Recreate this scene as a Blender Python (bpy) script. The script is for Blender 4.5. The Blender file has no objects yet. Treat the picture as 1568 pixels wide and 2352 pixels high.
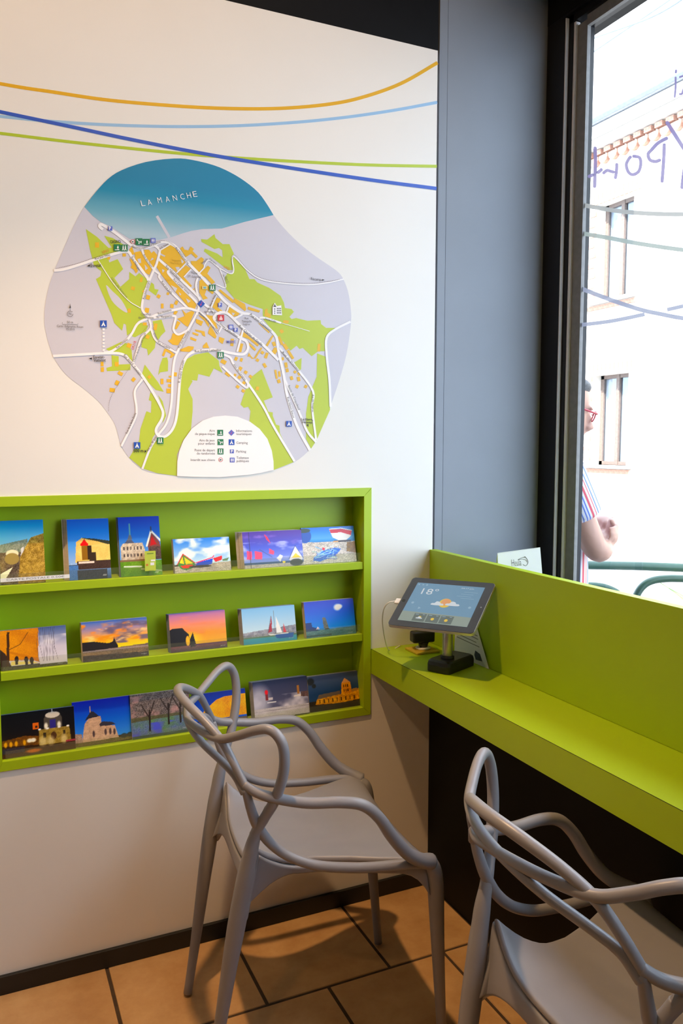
import bpy, bmesh, math, random
import numpy as np
from mathutils import Vector, Matrix

# ------------------------------------------------------------------ camera
W_PX, H_PX = 1568, 2352
F_PX = 1834.5
YAW, PITCH, ROLL = math.radians(24.507), math.radians(4.880), math.radians(0.058)
CAM_H = 1.3238
scene = bpy.context.scene
fwd = Vector((math.sin(YAW)*math.cos(PITCH), math.cos(YAW)*math.cos(PITCH), -math.sin(PITCH)))
rgt = Vector((math.cos(YAW), -math.sin(YAW), 0.0))
upv = rgt.cross(fwd)
_c, _s = math.cos(ROLL), math.sin(ROLL)
rgt, upv = _c*rgt + _s*upv, -_s*rgt + _c*upv
cam_d = bpy.data.cameras.new('camera')
cam = bpy.data.objects.new('camera', cam_d)
scene.collection.objects.link(cam)
cam.matrix_world = Matrix(((rgt.x, upv.x, -fwd.x, 0.0), (rgt.y, upv.y, -fwd.y, 0.0),
                           (rgt.z, upv.z, -fwd.z, CAM_H), (0, 0, 0, 1)))
cam_d.sensor_fit = 'VERTICAL'
cam_d.sensor_height = 36.0
cam_d.lens = 36.0*F_PX/H_PX
cam_d.clip_start = 0.02
scene.camera = cam

# ------------------------------------------------------------------ light and exposure
vs = scene.view_settings
vs.view_transform = 'Standard'
vs.look = 'None'
vs.exposure = 0.0
vs.gamma = 1.0
vs.use_curve_mapping = False

world = bpy.data.worlds.new('sky')
scene.world = world
world.use_nodes = True
_bg = world.node_tree.nodes['Background']
_bg.inputs['Color'].default_value = (0.68, 0.83, 1.0, 1)
_bg.inputs['Strength'].default_value = 6.7

sun_d = bpy.data.lights.new('sun', 'SUN')
sun_d.energy = 22.0
sun_d.angle = math.radians(0.6)
sun_d.color = (1.0, 0.95, 0.87)
sun = bpy.data.objects.new('sun', sun_d)
scene.collection.objects.link(sun)
sun.rotation_euler = Vector((0.55, 0.35, -0.78)).to_track_quat('-Z', 'Y').to_euler()

portal_d = bpy.data.lights.new('window_portal', 'AREA')
portal_d.shape = 'RECTANGLE'
portal_d.size, portal_d.size_y = 3.2, 1.6
portal_d.cycles.is_portal = True
portal = bpy.data.objects.new('window_portal', portal_d)
scene.collection.objects.link(portal)
portal.location = (1.66, 0.25, 1.72)
portal.rotation_euler = Vector((-1, 0, 0)).to_track_quat('-Z', 'Z').to_euler()

# ------------------------------------------------------------------ pixel -> place
def ray(x, y):
    return fwd + (x - W_PX/2)/F_PX*rgt - (y - H_PX/2)/F_PX*upv
ORG = Vector((0, 0, CAM_H))
def on_y(x, y, Y):
    d = ray(x, y); return ORG + d*(Y/d.y)
def on_x(x, y, X):
    d = ray(x, y); return ORG + d*(X/d.x)
def on_z(x, y, Z):
    d = ray(x, y); return ORG + d*((Z - CAM_H)/d.z)

# ------------------------------------------------------------------ helpers
COL = scene.collection
def srgb(r, g, b):
    f = lambda c: (c/255/12.92 if c/255 <= 0.04045 else ((c/255 + 0.055)/1.055)**2.4)
    return (f(r), f(g), f(b))

class MB:
    """collects faces of one mesh"""
    def __init__(self): self.v = []; self.f = []; self.m = []
    def add(self, vs_, fs, mi=0):
        o = len(self.v)
        self.v += [tuple(p) for p in vs_]
        for q in fs:
            self.f.append(tuple(i + o for i in q)); self.m.append(mi)
        return self
    def box(self, x0, x1, y0, y1, z0, z1, mi=0):
        v = [(x, y, z) for z in (z0, z1) for y in (y0, y1) for x in (x0, x1)]
        return self.add(v, [(0, 2, 3, 1), (4, 5, 7, 6), (0, 1, 5, 4), (2, 6, 7, 3), (0, 4, 6, 2), (1, 3, 7, 5)], mi)
    def prism(self, pts, axis, a0, a1, mi=0):
        """polygon given in the plane across `axis`, extruded from a0 to a1"""
        def p3(p, a):
            return {'x': (a, p[0], p[1]), 'y': (p[0], a, p[1]), 'z': (p[0], p[1], a)}[axis]
        n = len(pts)
        v = [p3(p, a0) for p in pts] + [p3(p, a1) for p in pts]
        fs = [tuple(range(n))[::-1], tuple(range(n, 2*n))]
        fs += [(i, (i+1) % n, n + (i+1) % n, n + i) for i in range(n)]
        return self.add(v, fs, mi)
    def tube(self, pts, rad, seg=12, cap=True, flat=None, mi=0, closed=False):
        """round bar along pts; rad a number or one per point; flat = (vector, factor) squashes along vector"""
        pts = [Vector(p) for p in pts]
        n = len(pts)
        if not hasattr(rad, '__len__'): rad = [rad]*n
        tang = []
        for i in range(n):
            a = pts[(i-1) % n] if closed else pts[max(i-1, 0)]
            b = pts[(i+1) % n] if closed else pts[min(i+1, n-1)]
            tang.append((b - a).normalized())
        t0 = tang[0]
        ref = Vector((0, 0, 1)) if abs(t0.z) < 0.9 else Vector((1, 0, 0))
        u = (ref - t0*ref.dot(t0)).normalized()
        vs_ = []
        for i in range(n):
            t = tang[i]
            u = (u - t*u.dot(t)).normalized()
            w = t.cross(u)
            for k in range(seg):
                a = 2*math.pi*k/seg
                d = u*math.cos(a) + w*math.sin(a)
                d = d*rad[i]
                if flat:
                    fv = Vector(flat[0]).normalized()
                    d = d - fv*d.dot(fv)*(1 - flat[1])
                vs_.append(pts[i] + d)
        fs = []
        for i in range(n if closed else n-1):
            j = (i+1) % n
            for k in range(seg):
                k2 = (k+1) % seg
                fs.append((i*seg+k, i*seg+k2, j*seg+k2, j*seg+k))
        if cap and not closed:
            # domed ends
            o = len(vs_)
            vs_.append(pts[0] - tang[0]*rad[0]*0.45); vs_.append(pts[-1] + tang[-1]*rad[-1]*0.45)
            for k in range(seg):
                k2 = (k+1) % seg
                fs.append((o, k2, k)); fs.append((o+1, (n-1)*seg+k, (n-1)*seg+k2))
        return self.add(vs_, fs, mi)
    def lathe(self, prof, seg=24, origin=(0, 0, 0), mi=0):
        ox, oy, oz = origin
        vs_ = []
        for r_, z in prof:
            for k in range(seg):
                a = 2*math.pi*k/seg
                vs_.append((ox + r_*math.cos(a), oy + r_*math.sin(a), oz + z))
        fs = []
        for i in range(len(prof)-1):
            for k in range(seg):
                k2 = (k+1) % seg
                fs.append((i*seg+k, i*seg+k2, (i+1)*seg+k2, (i+1)*seg+k))
        fs.append(tuple(range(seg))[::-1]); fs.append(tuple((len(prof)-1)*seg+k for k in range(seg)))
        return self.add(vs_, fs, mi)

def mesh_from(mb, name, smooth=False):
    me = bpy.data.meshes.new(name)
    me.from_pydata(mb.v, [], mb.f)
    if any(mb.m): me.polygons.foreach_set('material_index', mb.m)
    if smooth: me.polygons.foreach_set('use_smooth', [True]*len(me.polygons))
    me.update()
    return me

def link(name, me, mats=None, parent=None):
    o = bpy.data.objects.new(name, me)
    COL.objects.link(o)
    if mats is not None and len(me.materials) == 0:
        for m in (mats if isinstance(mats, (list, tuple)) else [mats]): me.materials.append(m)
    if parent is not None: o.parent = parent
    return o

def build(name, mb, mat, parent=None, smooth=False, bevel=0.0, bseg=2, sub=0, fix=True):
    me = mesh_from(mb, name, smooth)
    if fix:
        bm = bmesh.new(); bm.from_mesh(me)
        bmesh.ops.recalc_face_normals(bm, faces=bm.faces)
        bm.to_mesh(me); bm.free()
    o = link(name, me, mat, parent)
    if bevel:
        b = o.modifiers.new('bevel', 'BEVEL'); b.width = bevel; b.segments = bseg; b.limit_method = 'ANGLE'
        b.angle_limit = math.radians(40)
    if sub:
        s = o.modifiers.new('subdivision', 'SUBSURF'); s.levels = sub; s.render_levels = sub
    return o

def empty(name, loc=(0, 0, 0), rz=0.0):
    o = bpy.data.objects.new(name, None)
    COL.objects.link(o); o.location = loc; o.rotation_euler = (0, 0, rz); o.empty_display_size = 0.05
    return o

def tag(o, label=None, cat=None, group=None, kind=None):
    if label: o['label'] = label
    if cat: o['category'] = cat
    if group: o['group'] = group
    if kind: o['kind'] = kind
    return o
def struct(o): o['kind'] = 'structure'; return o

def keep_world(o, parent):
    """parent o to a moved parent, mesh coordinates staying world coordinates"""
    o.parent = parent
    o.matrix_parent_inverse = parent.matrix_basis.inverted()
    return o

def catmull(pts, n=8, closed=False):
    pts = [Vector(p) for p in pts]; out = []
    m = len(pts)
    rng = range(m if closed else m-1)
    for i in rng:
        p0 = pts[(i-1) % m] if (closed or i > 0) else pts[0]*2 - pts[1]
        p1 = pts[i]; p2 = pts[(i+1) % m]
        p3 = pts[(i+2) % m] if (closed or i+2 < m) else pts[-1]*2 - pts[-2]
        for k in range(n):
            t = k/n
            out.append(0.5*((2*p1) + (p2-p0)*t + (2*p0-5*p1+4*p2-p3)*t*t + (3*p1-p0-3*p2+p3)*t*t*t))
    if not closed: out.append(pts[-1])
    return out

# ------------------------------------------------------------------ materials
def mat(name, col, rough=0.5, var=0.05, scale=30.0, bump=0.0, metal=0.0, spec=0.5, bscale=None, emit=None, coat=0.0):
    """plain procedural surface: principled colour broken up by noise, optional fine relief"""
    m = bpy.data.materials.new(name); m.use_nodes = True
    nt = m.node_tree; b = nt.nodes['Principled BSDF']
    tc = nt.nodes.new('ShaderNodeTexCoord')
    nz = nt.nodes.new('ShaderNodeTexNoise'); nz.inputs['Scale'].default_value = scale; nz.inputs['Detail'].default_value = 4
    nt.links.new(tc.outputs['Object'], nz.inputs['Vector'])
    rp = nt.nodes.new('ShaderNodeValToRGB')
    rp.color_ramp.elements[0].position = 0.3; rp.color_ramp.elements[1].position = 0.7
    rp.color_ramp.elements[0].color = tuple(c*(1-var) for c in col) + (1,)
    rp.color_ramp.elements[1].color = tuple(min(1, c*(1+var)) for c in col) + (1,)
    nt.links.new(nz.outputs['Fac'], rp.inputs['Fac'])
    nt.links.new(rp.outputs['Color'], b.inputs['Base Color'])
    b.inputs['Roughness'].default_value = rough
    b.inputs['Metallic'].default_value = metal
    b.inputs['Specular IOR Level'].default_value = spec
    b.inputs['Coat Weight'].default_value = coat
    if bump:
        n2 = nt.nodes.new('ShaderNodeTexNoise'); n2.inputs['Scale'].default_value = bscale or scale*6; n2.inputs['Detail'].default_value = 3
        nt.links.new(tc.outputs['Object'], n2.inputs['Vector'])
        bp = nt.nodes.new('ShaderNodeBump'); bp.inputs['Strength'].default_value = bump; bp.inputs['Distance'].default_value = 0.002
        nt.links.new(n2.outputs['Fac'], bp.inputs['Height'])
        nt.links.new(bp.outputs['Normal'], b.inputs['Normal'])
    if emit:
        b.inputs['Emission Color'].default_value = tuple(emit[0]) + (1,); b.inputs['Emission Strength'].default_value = emit[1]
    return m

def mat_print(name, rough=0.35, emit=0.0):
    """flat print: colours stored on the mesh"""
    m = bpy.data.materials.new(name); m.use_nodes = True
    nt = m.node_tree; b = nt.nodes['Principled BSDF']
    a = nt.nodes.new('ShaderNodeVertexColor'); a.layer_name = 'print'
    nt.links.new(a.outputs['Color'], b.inputs['Base Color'])
    b.inputs['Roughness'].default_value = rough
    if emit:
        nt.links.new(a.outputs['Color'], b.inputs['Emission Color']); b.inputs['Emission Strength'].default_value = emit
    return m

def mat_clear(name, tint=(1, 1, 1), gloss=0.06, rough=0.02, milky=0.0, milk=(1, 1, 1)):
    """clear sheet: straight-through with a faint reflection"""
    m = bpy.data.materials.new(name); m.use_nodes = True
    nt = m.node_tree; nt.nodes.clear()
    out = nt.nodes.new('ShaderNodeOutputMaterial')
    tr = nt.nodes.new('ShaderNodeBsdfTransparent'); tr.inputs['Color'].default_value = tuple(tint) + (1,)
    gl = nt.nodes.new('ShaderNodeBsdfGlossy'); gl.inputs['Roughness'].default_value = rough
    lw = nt.nodes.new('ShaderNodeLayerWeight'); lw.inputs['Blend'].default_value = 0.5
    pw = nt.nodes.new('ShaderNodeMath'); pw.operation = 'POWER'; pw.inputs[1].default_value = 4.0
    mul = nt.nodes.new('ShaderNodeMath'); mul.operation = 'MULTIPLY_ADD'; mul.inputs[1].default_value = 0.5; mul.inputs[2].default_value = gloss
    nt.links.new(lw.outputs['Facing'], pw.inputs[0]); nt.links.new(pw.outputs[0], mul.inputs[0])
    mx = nt.nodes.new('ShaderNodeMixShader')
    nt.links.new(mul.outputs[0], mx.inputs[0]); nt.links.new(tr.outputs[0], mx.inputs[1]); nt.links.new(gl.outputs[0], mx.inputs[2])
    last = mx
    if milky:
        df = nt.nodes.new('ShaderNodeBsdfDiffuse'); df.inputs['Color'].default_value = tuple(milk) + (1,)
        m2 = nt.nodes.new('ShaderNodeMixShader'); m2.inputs[0].default_value = milky
        nt.links.new(mx.outputs[0], m2.inputs[1]); nt.links.new(df.outputs[0], m2.inputs[2]); last = m2
    nt.links.new(last.outputs[0], out.inputs['Surface'])
    return m

M = {}
M['wall'] = mat('white wall board', (0.82, 0.79, 0.75), 0.55, 0.012, 3, 0.02, bscale=300)
M['plain_wall'] = mat('cream plaster', (0.20, 0.17, 0.145), 0.8, 0.03, 5, 0.05)
M['ceiling'] = mat('cream ceiling paint', (0.34, 0.30, 0.26), 0.9, 0.02, 5)
M['black'] = mat('matt black paint', (0.0035, 0.0035, 0.0045), 0.6, 0.2, 12, spec=0.2)
M['panel'] = mat('grey lacquered panel', (0.215, 0.240, 0.285), 0.5, 0.03, 6, 0.03, bscale=200)
M['frame'] = mat('anodised window frame', (0.006, 0.006, 0.008), 0.42, 0.1, 40, 0.02, spec=0.3)
M['bead'] = mat('daylit aluminium bead', (0.66, 0.66, 0.69), 0.4, 0.04, 60)  # paleness stands in for daylight catching the frame steps
M['gasket'] = mat('grey rubber gasket', (0.20, 0.20, 0.205), 0.6, 0.1, 60)
M['green'] = mat('lime green laminate', (0.375, 0.540, 0.0015), 0.45, 0.03, 4, 0.03, bscale=260)
M['seam'] = mat('dark laminate seam', (0.05, 0.07, 0.005), 0.6, 0.1, 20)
M['skirting'] = mat('black skirting board', (0.008, 0.008, 0.009), 0.5, 0.2, 20)
M['grout'] = mat('brown tile grout', (0.060, 0.036, 0.020), 0.9, 0.2, 60, 0.1)
M['glass'] = mat_clear('window glass', (0.96, 0.97, 0.97), 0.05)
M['acrylic'] = mat_clear('clear acrylic strip', (0.97, 0.98, 0.96), 0.05, 0.05, 0.03, (0.8, 0.85, 0.6))
M['chair'] = mat('grey moulded plastic', (0.265, 0.262, 0.295), 0.36, 0.03, 20, 0.06, bscale=900)
M['paper'] = mat('white paper', (0.86, 0.86, 0.88), 0.7, 0.01, 10)
M['ink'] = mat('dark ink', (0.03, 0.03, 0.035), 0.7, 0.1, 60)
M['card_edge'] = mat('card stock', (0.62, 0.60, 0.56), 0.6, 0.08, 80)
M['blackplastic'] = mat('black plastic', (0.013, 0.013, 0.015), 0.38, 0.2, 60, 0.05, bscale=500)
M['steel'] = mat('brushed steel post', (0.55, 0.54, 0.52), 0.32, 0.05, 40, metal=0.9)
M['whiteplastic'] = mat('white plastic', (0.82, 0.82, 0.82), 0.35, 0.02, 20)
M['print'] = mat_print('printed colours', 0.3)

# terracotta-beige floor tile
def tile_mat(name, c1, c2):
    m = mat(name, c1, 0.42, 0.0, 8, 0.10, bscale=30)
    nt = m.node_tree; b = nt.nodes['Principled BSDF']
    rp = [n for n in nt.nodes if n.type == 'VALTORGB'][0]
    rp.color_ramp.elements[0].color = tuple(c1) + (1,); rp.color_ramp.elements[1].color = tuple(c2) + (1,)
    nz = [n for n in nt.nodes if n.type == 'TEX_NOISE'][0]; nz.inputs['Detail'].default_value = 8; nz.inputs['Roughness'].default_value = 0.65
    oi = nt.nodes.new('ShaderNodeObjectInfo'); ad = nt.nodes.new('ShaderNodeVectorMath'); ad.operation = 'ADD'
    tc = [n for n in nt.nodes if n.type == 'TEX_COORD'][0]
    nt.links.new(tc.outputs['Object'], ad.inputs[0]); nt.links.new(oi.outputs['Location'], ad.inputs[1])
    nt.links.new(ad.outputs[0], nz.inputs['Vector'])
    return m
M['tile'] = tile_mat('beige stoneware tile', (0.44, 0.235, 0.090), (0.62, 0.385, 0.18))
# ================================================================== the room
WY = 2.0            # face of the map wall
BX = 1.204          # right edge of the white wall board
BZ = 2.412          # top of the white wall board
CAB = (0.022, 1.002, 0.551, 1.2015)   # postcard cabinet x0 x1 z0 z1
WIN_X = 1.59        # inner face of the window frame
SILL = 0.845
DZL = 0.740          # counter height: the low wall steps back above it
RX0, RY0, CEIL = -3.2, -2.6, 2.80

mb = MB()
mb.box(RX0, CAB[0], WY, WY+0.016, 0.0, BZ); mb.box(CAB[1], BX, WY, WY+0.016, 0.0, BZ)
mb.box(CAB[0], CAB[1], WY, WY+0.016, CAB[3], BZ); mb.box(CAB[0], CAB[1], WY, WY+0.016, 0.0, CAB[2])
struct(build('wall_back', mb, M['wall']))
mb = MB(); mb.box(RX0-0.2, WIN_X+0.16, WY+0.10, WY+0.30, -0.2, CEIL+0.1)
struct(build('wall_back_core', mb, M['plain_wall']))
mb = MB(); mb.box(RX0, BX+0.004, WY+0.004, WY+0.03, BZ+0.001, CEIL)
struct(build('trim_1', mb, M['black']))
# grey reveal between the wall board and the window frame: a narrow strip and a wide panel
mb = MB(); mb.box(BX+0.012, BX+0.0385, WY+0.010, WY+0.10, 0.5, CEIL)
struct(build('trim_2', mb, M['panel'], bevel=0.001))
mb = MB(); mb.box(BX+0.040, WIN_X+0.02, WY+0.012, WY+0.10, 0.5, CEIL)
struct(build('trim_3', mb, M['panel'], bevel=0.001))
# skirting
mb = MB(); mb.box(RX0, 1.199, WY-0.010, WY+0.002, 0.0, 0.046)
struct(build('baseboard_back', mb, M['skirting'], bevel=0.001))
# low black wall under the window, carrying the sill
mb = MB(); mb.box(1.199, WIN_X+0.14, RY0, WY+0.10, -0.2, DZL)
mb.box(1.2175, WIN_X+0.14, RY0, WY+0.10, DZL, SILL)
struct(build('wall_right', mb, M['black']))
mb = MB(); mb.box(WIN_X-0.001, WIN_X+0.16, RY0, WY+0.30, 2.56, CEIL+0.1)
struct(build('wall_right_header', mb, M['black']))
mb = MB(); mb.box(WIN_X-0.001, WIN_X+0.16, RY0, -1.46, SILL, 2.56)
struct(build('wall_right_pier', mb, M['plain_wall']))
mb = MB(); mb.box(1.218, WIN_X+0.01, -1.46, WY+0.012, SILL, SILL+0.012)
struct(build('window_sill', mb, mat('dark grey sill board', (0.05, 0.05, 0.055), 0.4, 0.05, 20), bevel=0.002))
# rest of the shell
mb = MB(); mb.box(RX0-0.2, RX0, RY0-0.2, WY+0.1, -0.2, CEIL+0.1); struct(build('wall_left', mb, M['plain_wall']))
mb = MB(); mb.box(RX0-0.2, WIN_X+0.16, RY0-0.2, RY0, -0.2, CEIL+0.1); struct(build('wall_front', mb, M['plain_wall']))
mb = MB(); mb.box(RX0-0.2, WIN_X+0.16, RY0-0.2, WY+0.3, CEIL, CEIL+0.1); struct(build('ceiling', mb, M['ceiling']))

mb = MB(); mb.box(BX+0.012, WIN_X-0.002, RY0, WY+0.012, 2.64, CEIL); struct(build('trim_4', mb, M['black']))
# ---------------- window: stepped frame profile, beads, gasket and glass
GY0, GY1, GZ0, GZ1 = -1.40, 1.866, SILL+0.045, 2.505
wroot = empty('window_1', (WIN_X, GY1, SILL)); struct(wroot)
def wpart(name, mb, m, **k): return keep_world(build(name, mb, m, **k), wroot)
prof = [(WIN_X, WY+0.012), (WIN_X, 1.933), (WIN_X+0.012, 1.933), (WIN_X+0.012, 1.912), (WIN_X+0.09, 1.912), (WIN_X+0.09, WY+0.012)]
mb = MB(); mb.prism(prof, 'z', SILL, 2.56); wpart('jamb', mb, M['frame'])
mb = MB(); mb.box(WIN_X+0.0005, WIN_X+0.011, 1.9295, 1.9328, SILL, 2.548); wpart('bead', mb, M['bead'])
mb = MB(); mb.box(WIN_X+0.013, WIN_X+0.030, 1.903, 1.9118, SILL, 2.53); wpart('bead', mb, M['bead'], bevel=0.002)
mb = MB(); mb.box(WIN_X+0.022, WIN_X+0.034, GY1-0.002, 1.903, SILL, 2.52); wpart('gasket', mb, M['gasket'])
tp = [(WIN_X, 2.60), (WIN_X, 2.552), (WIN_X+0.012, 2.552), (WIN_X+0.012, 2.532), (WIN_X+0.09, 2.532), (WIN_X+0.09, 2.60)]
mb = MB(); mb.add([(x, y, z) for y in (GY0-0.05, 1.935) for x, z in tp], [(0,1,2,3,4,5), (11,10,9,8,7,6)] + [(i, (i+1) % 6, 6+(i+1) % 6, 6+i) for i in range(6)])
wpart('head', mb, M['frame'])
mb = MB(); mb.box(WIN_X+0.022, WIN_X+0.034, GY0, GY1, GZ1-0.002, 2.535); wpart('gasket', mb, M['gasket'])
mb = MB(); mb.box(WIN_X, WIN_X+0.09, GY0-0.07, 1.94, SILL, SILL+0.045); wpart('bottom_rail', mb, M['frame'], bevel=0.003)
mb = MB(); mb.box(WIN_X, WIN_X+0.09, GY0-0.07, GY0, SILL, 2.56); wpart('jamb', mb, M['frame'], bevel=0.003)
GX = WIN_X + 0.030
mb = MB(); mb.add([(GX, GY0, GZ0), (GX, GY1+0.02, GZ0), (GX, GY1+0.02, GZ1+0.02), (GX, GY0, GZ1+0.02)], [(0, 1, 2, 3)])
wpart('pane', mb, M['glass'], fix=False)

# ---------------- floor of separate tiles, running bond
mb = MB(); mb.box(RX0-0.2, WIN_X+0.1, RY0-0.2, WY+0.1, -0.2, -0.0025)
floor = struct(build('floor', mb, M['grout']))
PITCHT, GR, ROW0 = 0.3275, 0.0065, 1.697
tile_cache = {}
def tile_mesh(w, d):
    key = (round(w, 3), round(d, 3))
    if key not in tile_cache:
        e = 0.002
        v = [(-w/2, -d/2, -0.004), (w/2, -d/2, -0.004), (w/2, d/2, -0.004), (-w/2, d/2, -0.004),
             (-w/2+e, -d/2+e, 0), (w/2-e, -d/2+e, 0), (w/2-e, d/2-e, 0), (-w/2+e, d/2-e, 0)]
        mbt = MB().add(v, [(4, 5, 6, 7), (0, 1, 5, 4), (1, 2, 6, 5), (2, 3, 7, 6), (3, 0, 4, 7)])
        me = mesh_from(mbt, 'tile'); me.materials.append(M['tile']); tile_cache[key] = me
    return tile_cache[key]
random.seed(5)
rows = [(ROW0, WY)]
y = ROW0
while y > RY0:
    rows.append((max(y-PITCHT, RY0), y)); y -= PITCHT
for ri, (ya, yb) in enumerate(rows):
    off = 0.256 if ri % 2 == 0 else 0.7394
    k = math.floor((RX0-off)/PITCHT); x = off + k*PITCHT
    while x < 1.199:
        a, b = max(x, RX0) + GR/2, min(x+PITCHT, 1.199) - GR/2
        c, d = ya + GR/2, yb - GR/2
        if b - a > 0.01 and d - c > 0.01:
            t = link('tile', tile_mesh(b-a, d-c), None, floor)
            t.location = ((a+b)/2, (c+d)/2, random.uniform(-0.0006, 0.0))
        x += PITCHT

# ---------------- ceiling spots
spot_glow = mat('warm lamp lens', (1, 0.8, 0.5), 0.4, 0, emit=((1.0, 0.72, 0.40), 6.0))
spot_ring = mat('white lamp ring', (0.7, 0.7, 0.68), 0.4, 0.02)
def ceiling_spot(x, y, watts, lab, size=0.05, cone=104, aim=None):
    t = empty('ceiling_spotlight', (x, y, CEIL))
    tag(t, lab, 'lamp', 'recessed ceiling spotlights')
    mbr = MB(); mbr.lathe([(0.045, -0.001), (0.058, -0.001), (0.060, -0.006), (0.052, -0.012), (0.043, -0.010)], 28)
    build('ring', mbr, spot_ring, t, smooth=True)
    mbl = MB(); mbl.lathe([(0.001, -0.006), (0.042, -0.006), (0.042, -0.003)], 24)
    build('lens', mbl, spot_glow, t)
    ld = bpy.data.lights.new('spot', 'SPOT'); ld.energy = watts; ld.color = (1.0, 0.60, 0.27)
    ld.spot_size = math.radians(cone); ld.spot_blend = 0.75; ld.shadow_soft_size = size
    lo = bpy.data.objects.new('spot', ld); COL.objects.link(lo); lo.parent = t
    lo.location = (0, 0, -0.02)
    if aim is not None:
        lo.rotation_euler = (Vector(aim) - Vector((x, y, CEIL-0.02))).to_track_quat('-Z', 'Y').to_euler()
    return t
ceiling_spot(0.24, 1.36, 150, 'round warm recessed ceiling spotlight nearest the town map', 0.035, 72)
ceiling_spot(-0.75, 1.00, 54, 'round warm recessed ceiling spotlight further along the map wall', 0.06, 100, (-0.15, 2.0, 2.55))
ceiling_spot(0.60, 0.90, 22, 'round warm recessed ceiling spotlight nearest the window', 0.06, 100, (0.55, 2.0, 2.55))
ceiling_spot(-0.75, -0.20, 45, 'added warm ceiling spotlight brightening the counter and green board', 0.05, 70, (1.2, 0.9, 0.8))  # fill lamp added and aimed to brighten counter and back board
# ================================================================== flat lettering and print helpers
def text_geo(s, bold=0.0, spacing=1.0, shear=0.0):
    """triangles of a line of text, left at 0, baseline at 0; returns verts (N,2), faces, width"""
    cu = bpy.data.curves.new('text', 'FONT'); cu.body = s; cu.size = 1.0; cu.offset = bold
    cu.space_character = spacing; cu.shear = shear; cu.resolution_u = 2
    ob = bpy.data.objects.new('text', cu); COL.objects.link(ob)
    dg = bpy.context.evaluated_depsgraph_get(); dg.update()
    me = bpy.data.meshes.new_from_object(ob.evaluated_get(dg))
    v = np.array([p.co[:2] for p in me.vertices]) if len(me.vertices) else np.zeros((0, 2))
    f = [tuple(p.vertices) for p in me.polygons]
    bpy.data.objects.remove(ob); bpy.data.curves.remove(cu); bpy.data.meshes.remove(me)
    if len(v): v[:, 0] -= v[:, 0].min()
    return v, f, (v[:, 0].max() if len(v) else 0.0)

def text_on(name, s, a, b, height, m, parent, lift, bold=0.0, spacing=1.0, normal=None, shear=0.0):
    """text whose baseline runs from point a to point b (3D), letters `height` high, lifted along normal"""
    v, f, w = text_geo(s, bold, spacing, shear)
    a, b = Vector(a), Vector(b)
    ex = (b - a); L = ex.length; ex.normalize()
    n = Vector(normal).normalized(); ey = n.cross(ex).normalized()
    cap = 0.70
    mb = MB(); mb.add([a + ex*(p[0]/w*L) + ey*(p[1]/cap*height) + n*lift for p in v], f)
    o = build(name, mb, m, fix=False)
    return keep_world(o, parent)

def tri_poly(pts2):
    """triangulate a simple polygon"""
    from mathutils.geometry import tessellate_polygon
    return [tuple(t) for t in tessellate_polygon([[Vector((p[0], p[1], 0)) for p in pts2]])]

def smooth_closed(pts, n=5):
    return [(p.x, p.y) for p in catmull([Vector((x, y, 0)) for x, y in pts], n, True)]
def smooth_open(pts, n=6):
    return [(p.x, p.y) for p in catmull([Vector((x, y, 0)) for x, y in pts], n)]
# ================================================================== postcard cabinet, set into the wall
x0, x1, z0, z1 = CAB
FW = 0.0235                       # face width of the frame
CF, CBK = WY-0.005, WY+0.072      # front and back of the cabinet
cab = empty('postcard_cabinet', ((x0+x1)/2, CF, z0))
tag(cab, 'lime green three-shelf postcard cabinet set into the white wall', 'cabinet')
def cpart(name, mb, m, parent=cab, **k): return keep_world(build(name, mb, m, **k), parent)
def mitre(pts): return MB().prism(pts, 'y', CF, CBK)
g = 0.0003
cpart('frame_top', mitre([(x0, z1), (x1, z1), (x1-FW, z1-FW), (x0+FW*0.38, z1-FW)]), M['green'], bevel=0.0006)
cpart('frame_bottom', mitre([(x0, z0), (x0+FW*0.38, z0+FW), (x1-FW, z0+FW), (x1, z0)]), M['green'], bevel=0.0006)
cpart('frame_side', mitre([(x1, z0+g), (x1-FW, z0+FW+g), (x1-FW, z1-FW-g), (x1, z1-g)]), M['green'], bevel=0.0006)
cpart('frame_side', mitre([(x0, z0+g), (x0, z1-g), (x0+FW*0.38, z1-FW-g), (x0+FW*0.38, z0+FW+g)]), M['green'], bevel=0.0006)
mb = MB(); mb.box(x0, x1, CBK, CBK+0.006, z0, z1); cpart('back_board', mb, M['green'])
SHELF_Z = [0.993, 0.788, z0+FW]   # top faces: upper, middle, bottom board
for zt in SHELF_Z[:2]:
    mb = MB(); mb.box(x0+0.012, x1-FW-0.001, WY-0.001, CBK, zt-0.0205, zt); cpart('shelf', mb, M['green'], bevel=0.0008)
LIP_Y = WY+0.006
for zt in SHELF_Z[:2]:
    mb = MB(); mb.box(x0+0.016, x1-FW-0.004, LIP_Y, LIP_Y+0.002, zt+0.0003, zt+0.026); cpart('acrylic_lip', mb, M['acrylic'])
mb = MB(); mb.box(x0+0.016, x1-FW-0.004, LIP_Y, LIP_Y+0.002, SHELF_Z[2]+0.0003, SHELF_Z[2]+0.020); cpart('acrylic_lip', mb, M['acrylic'])

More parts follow.
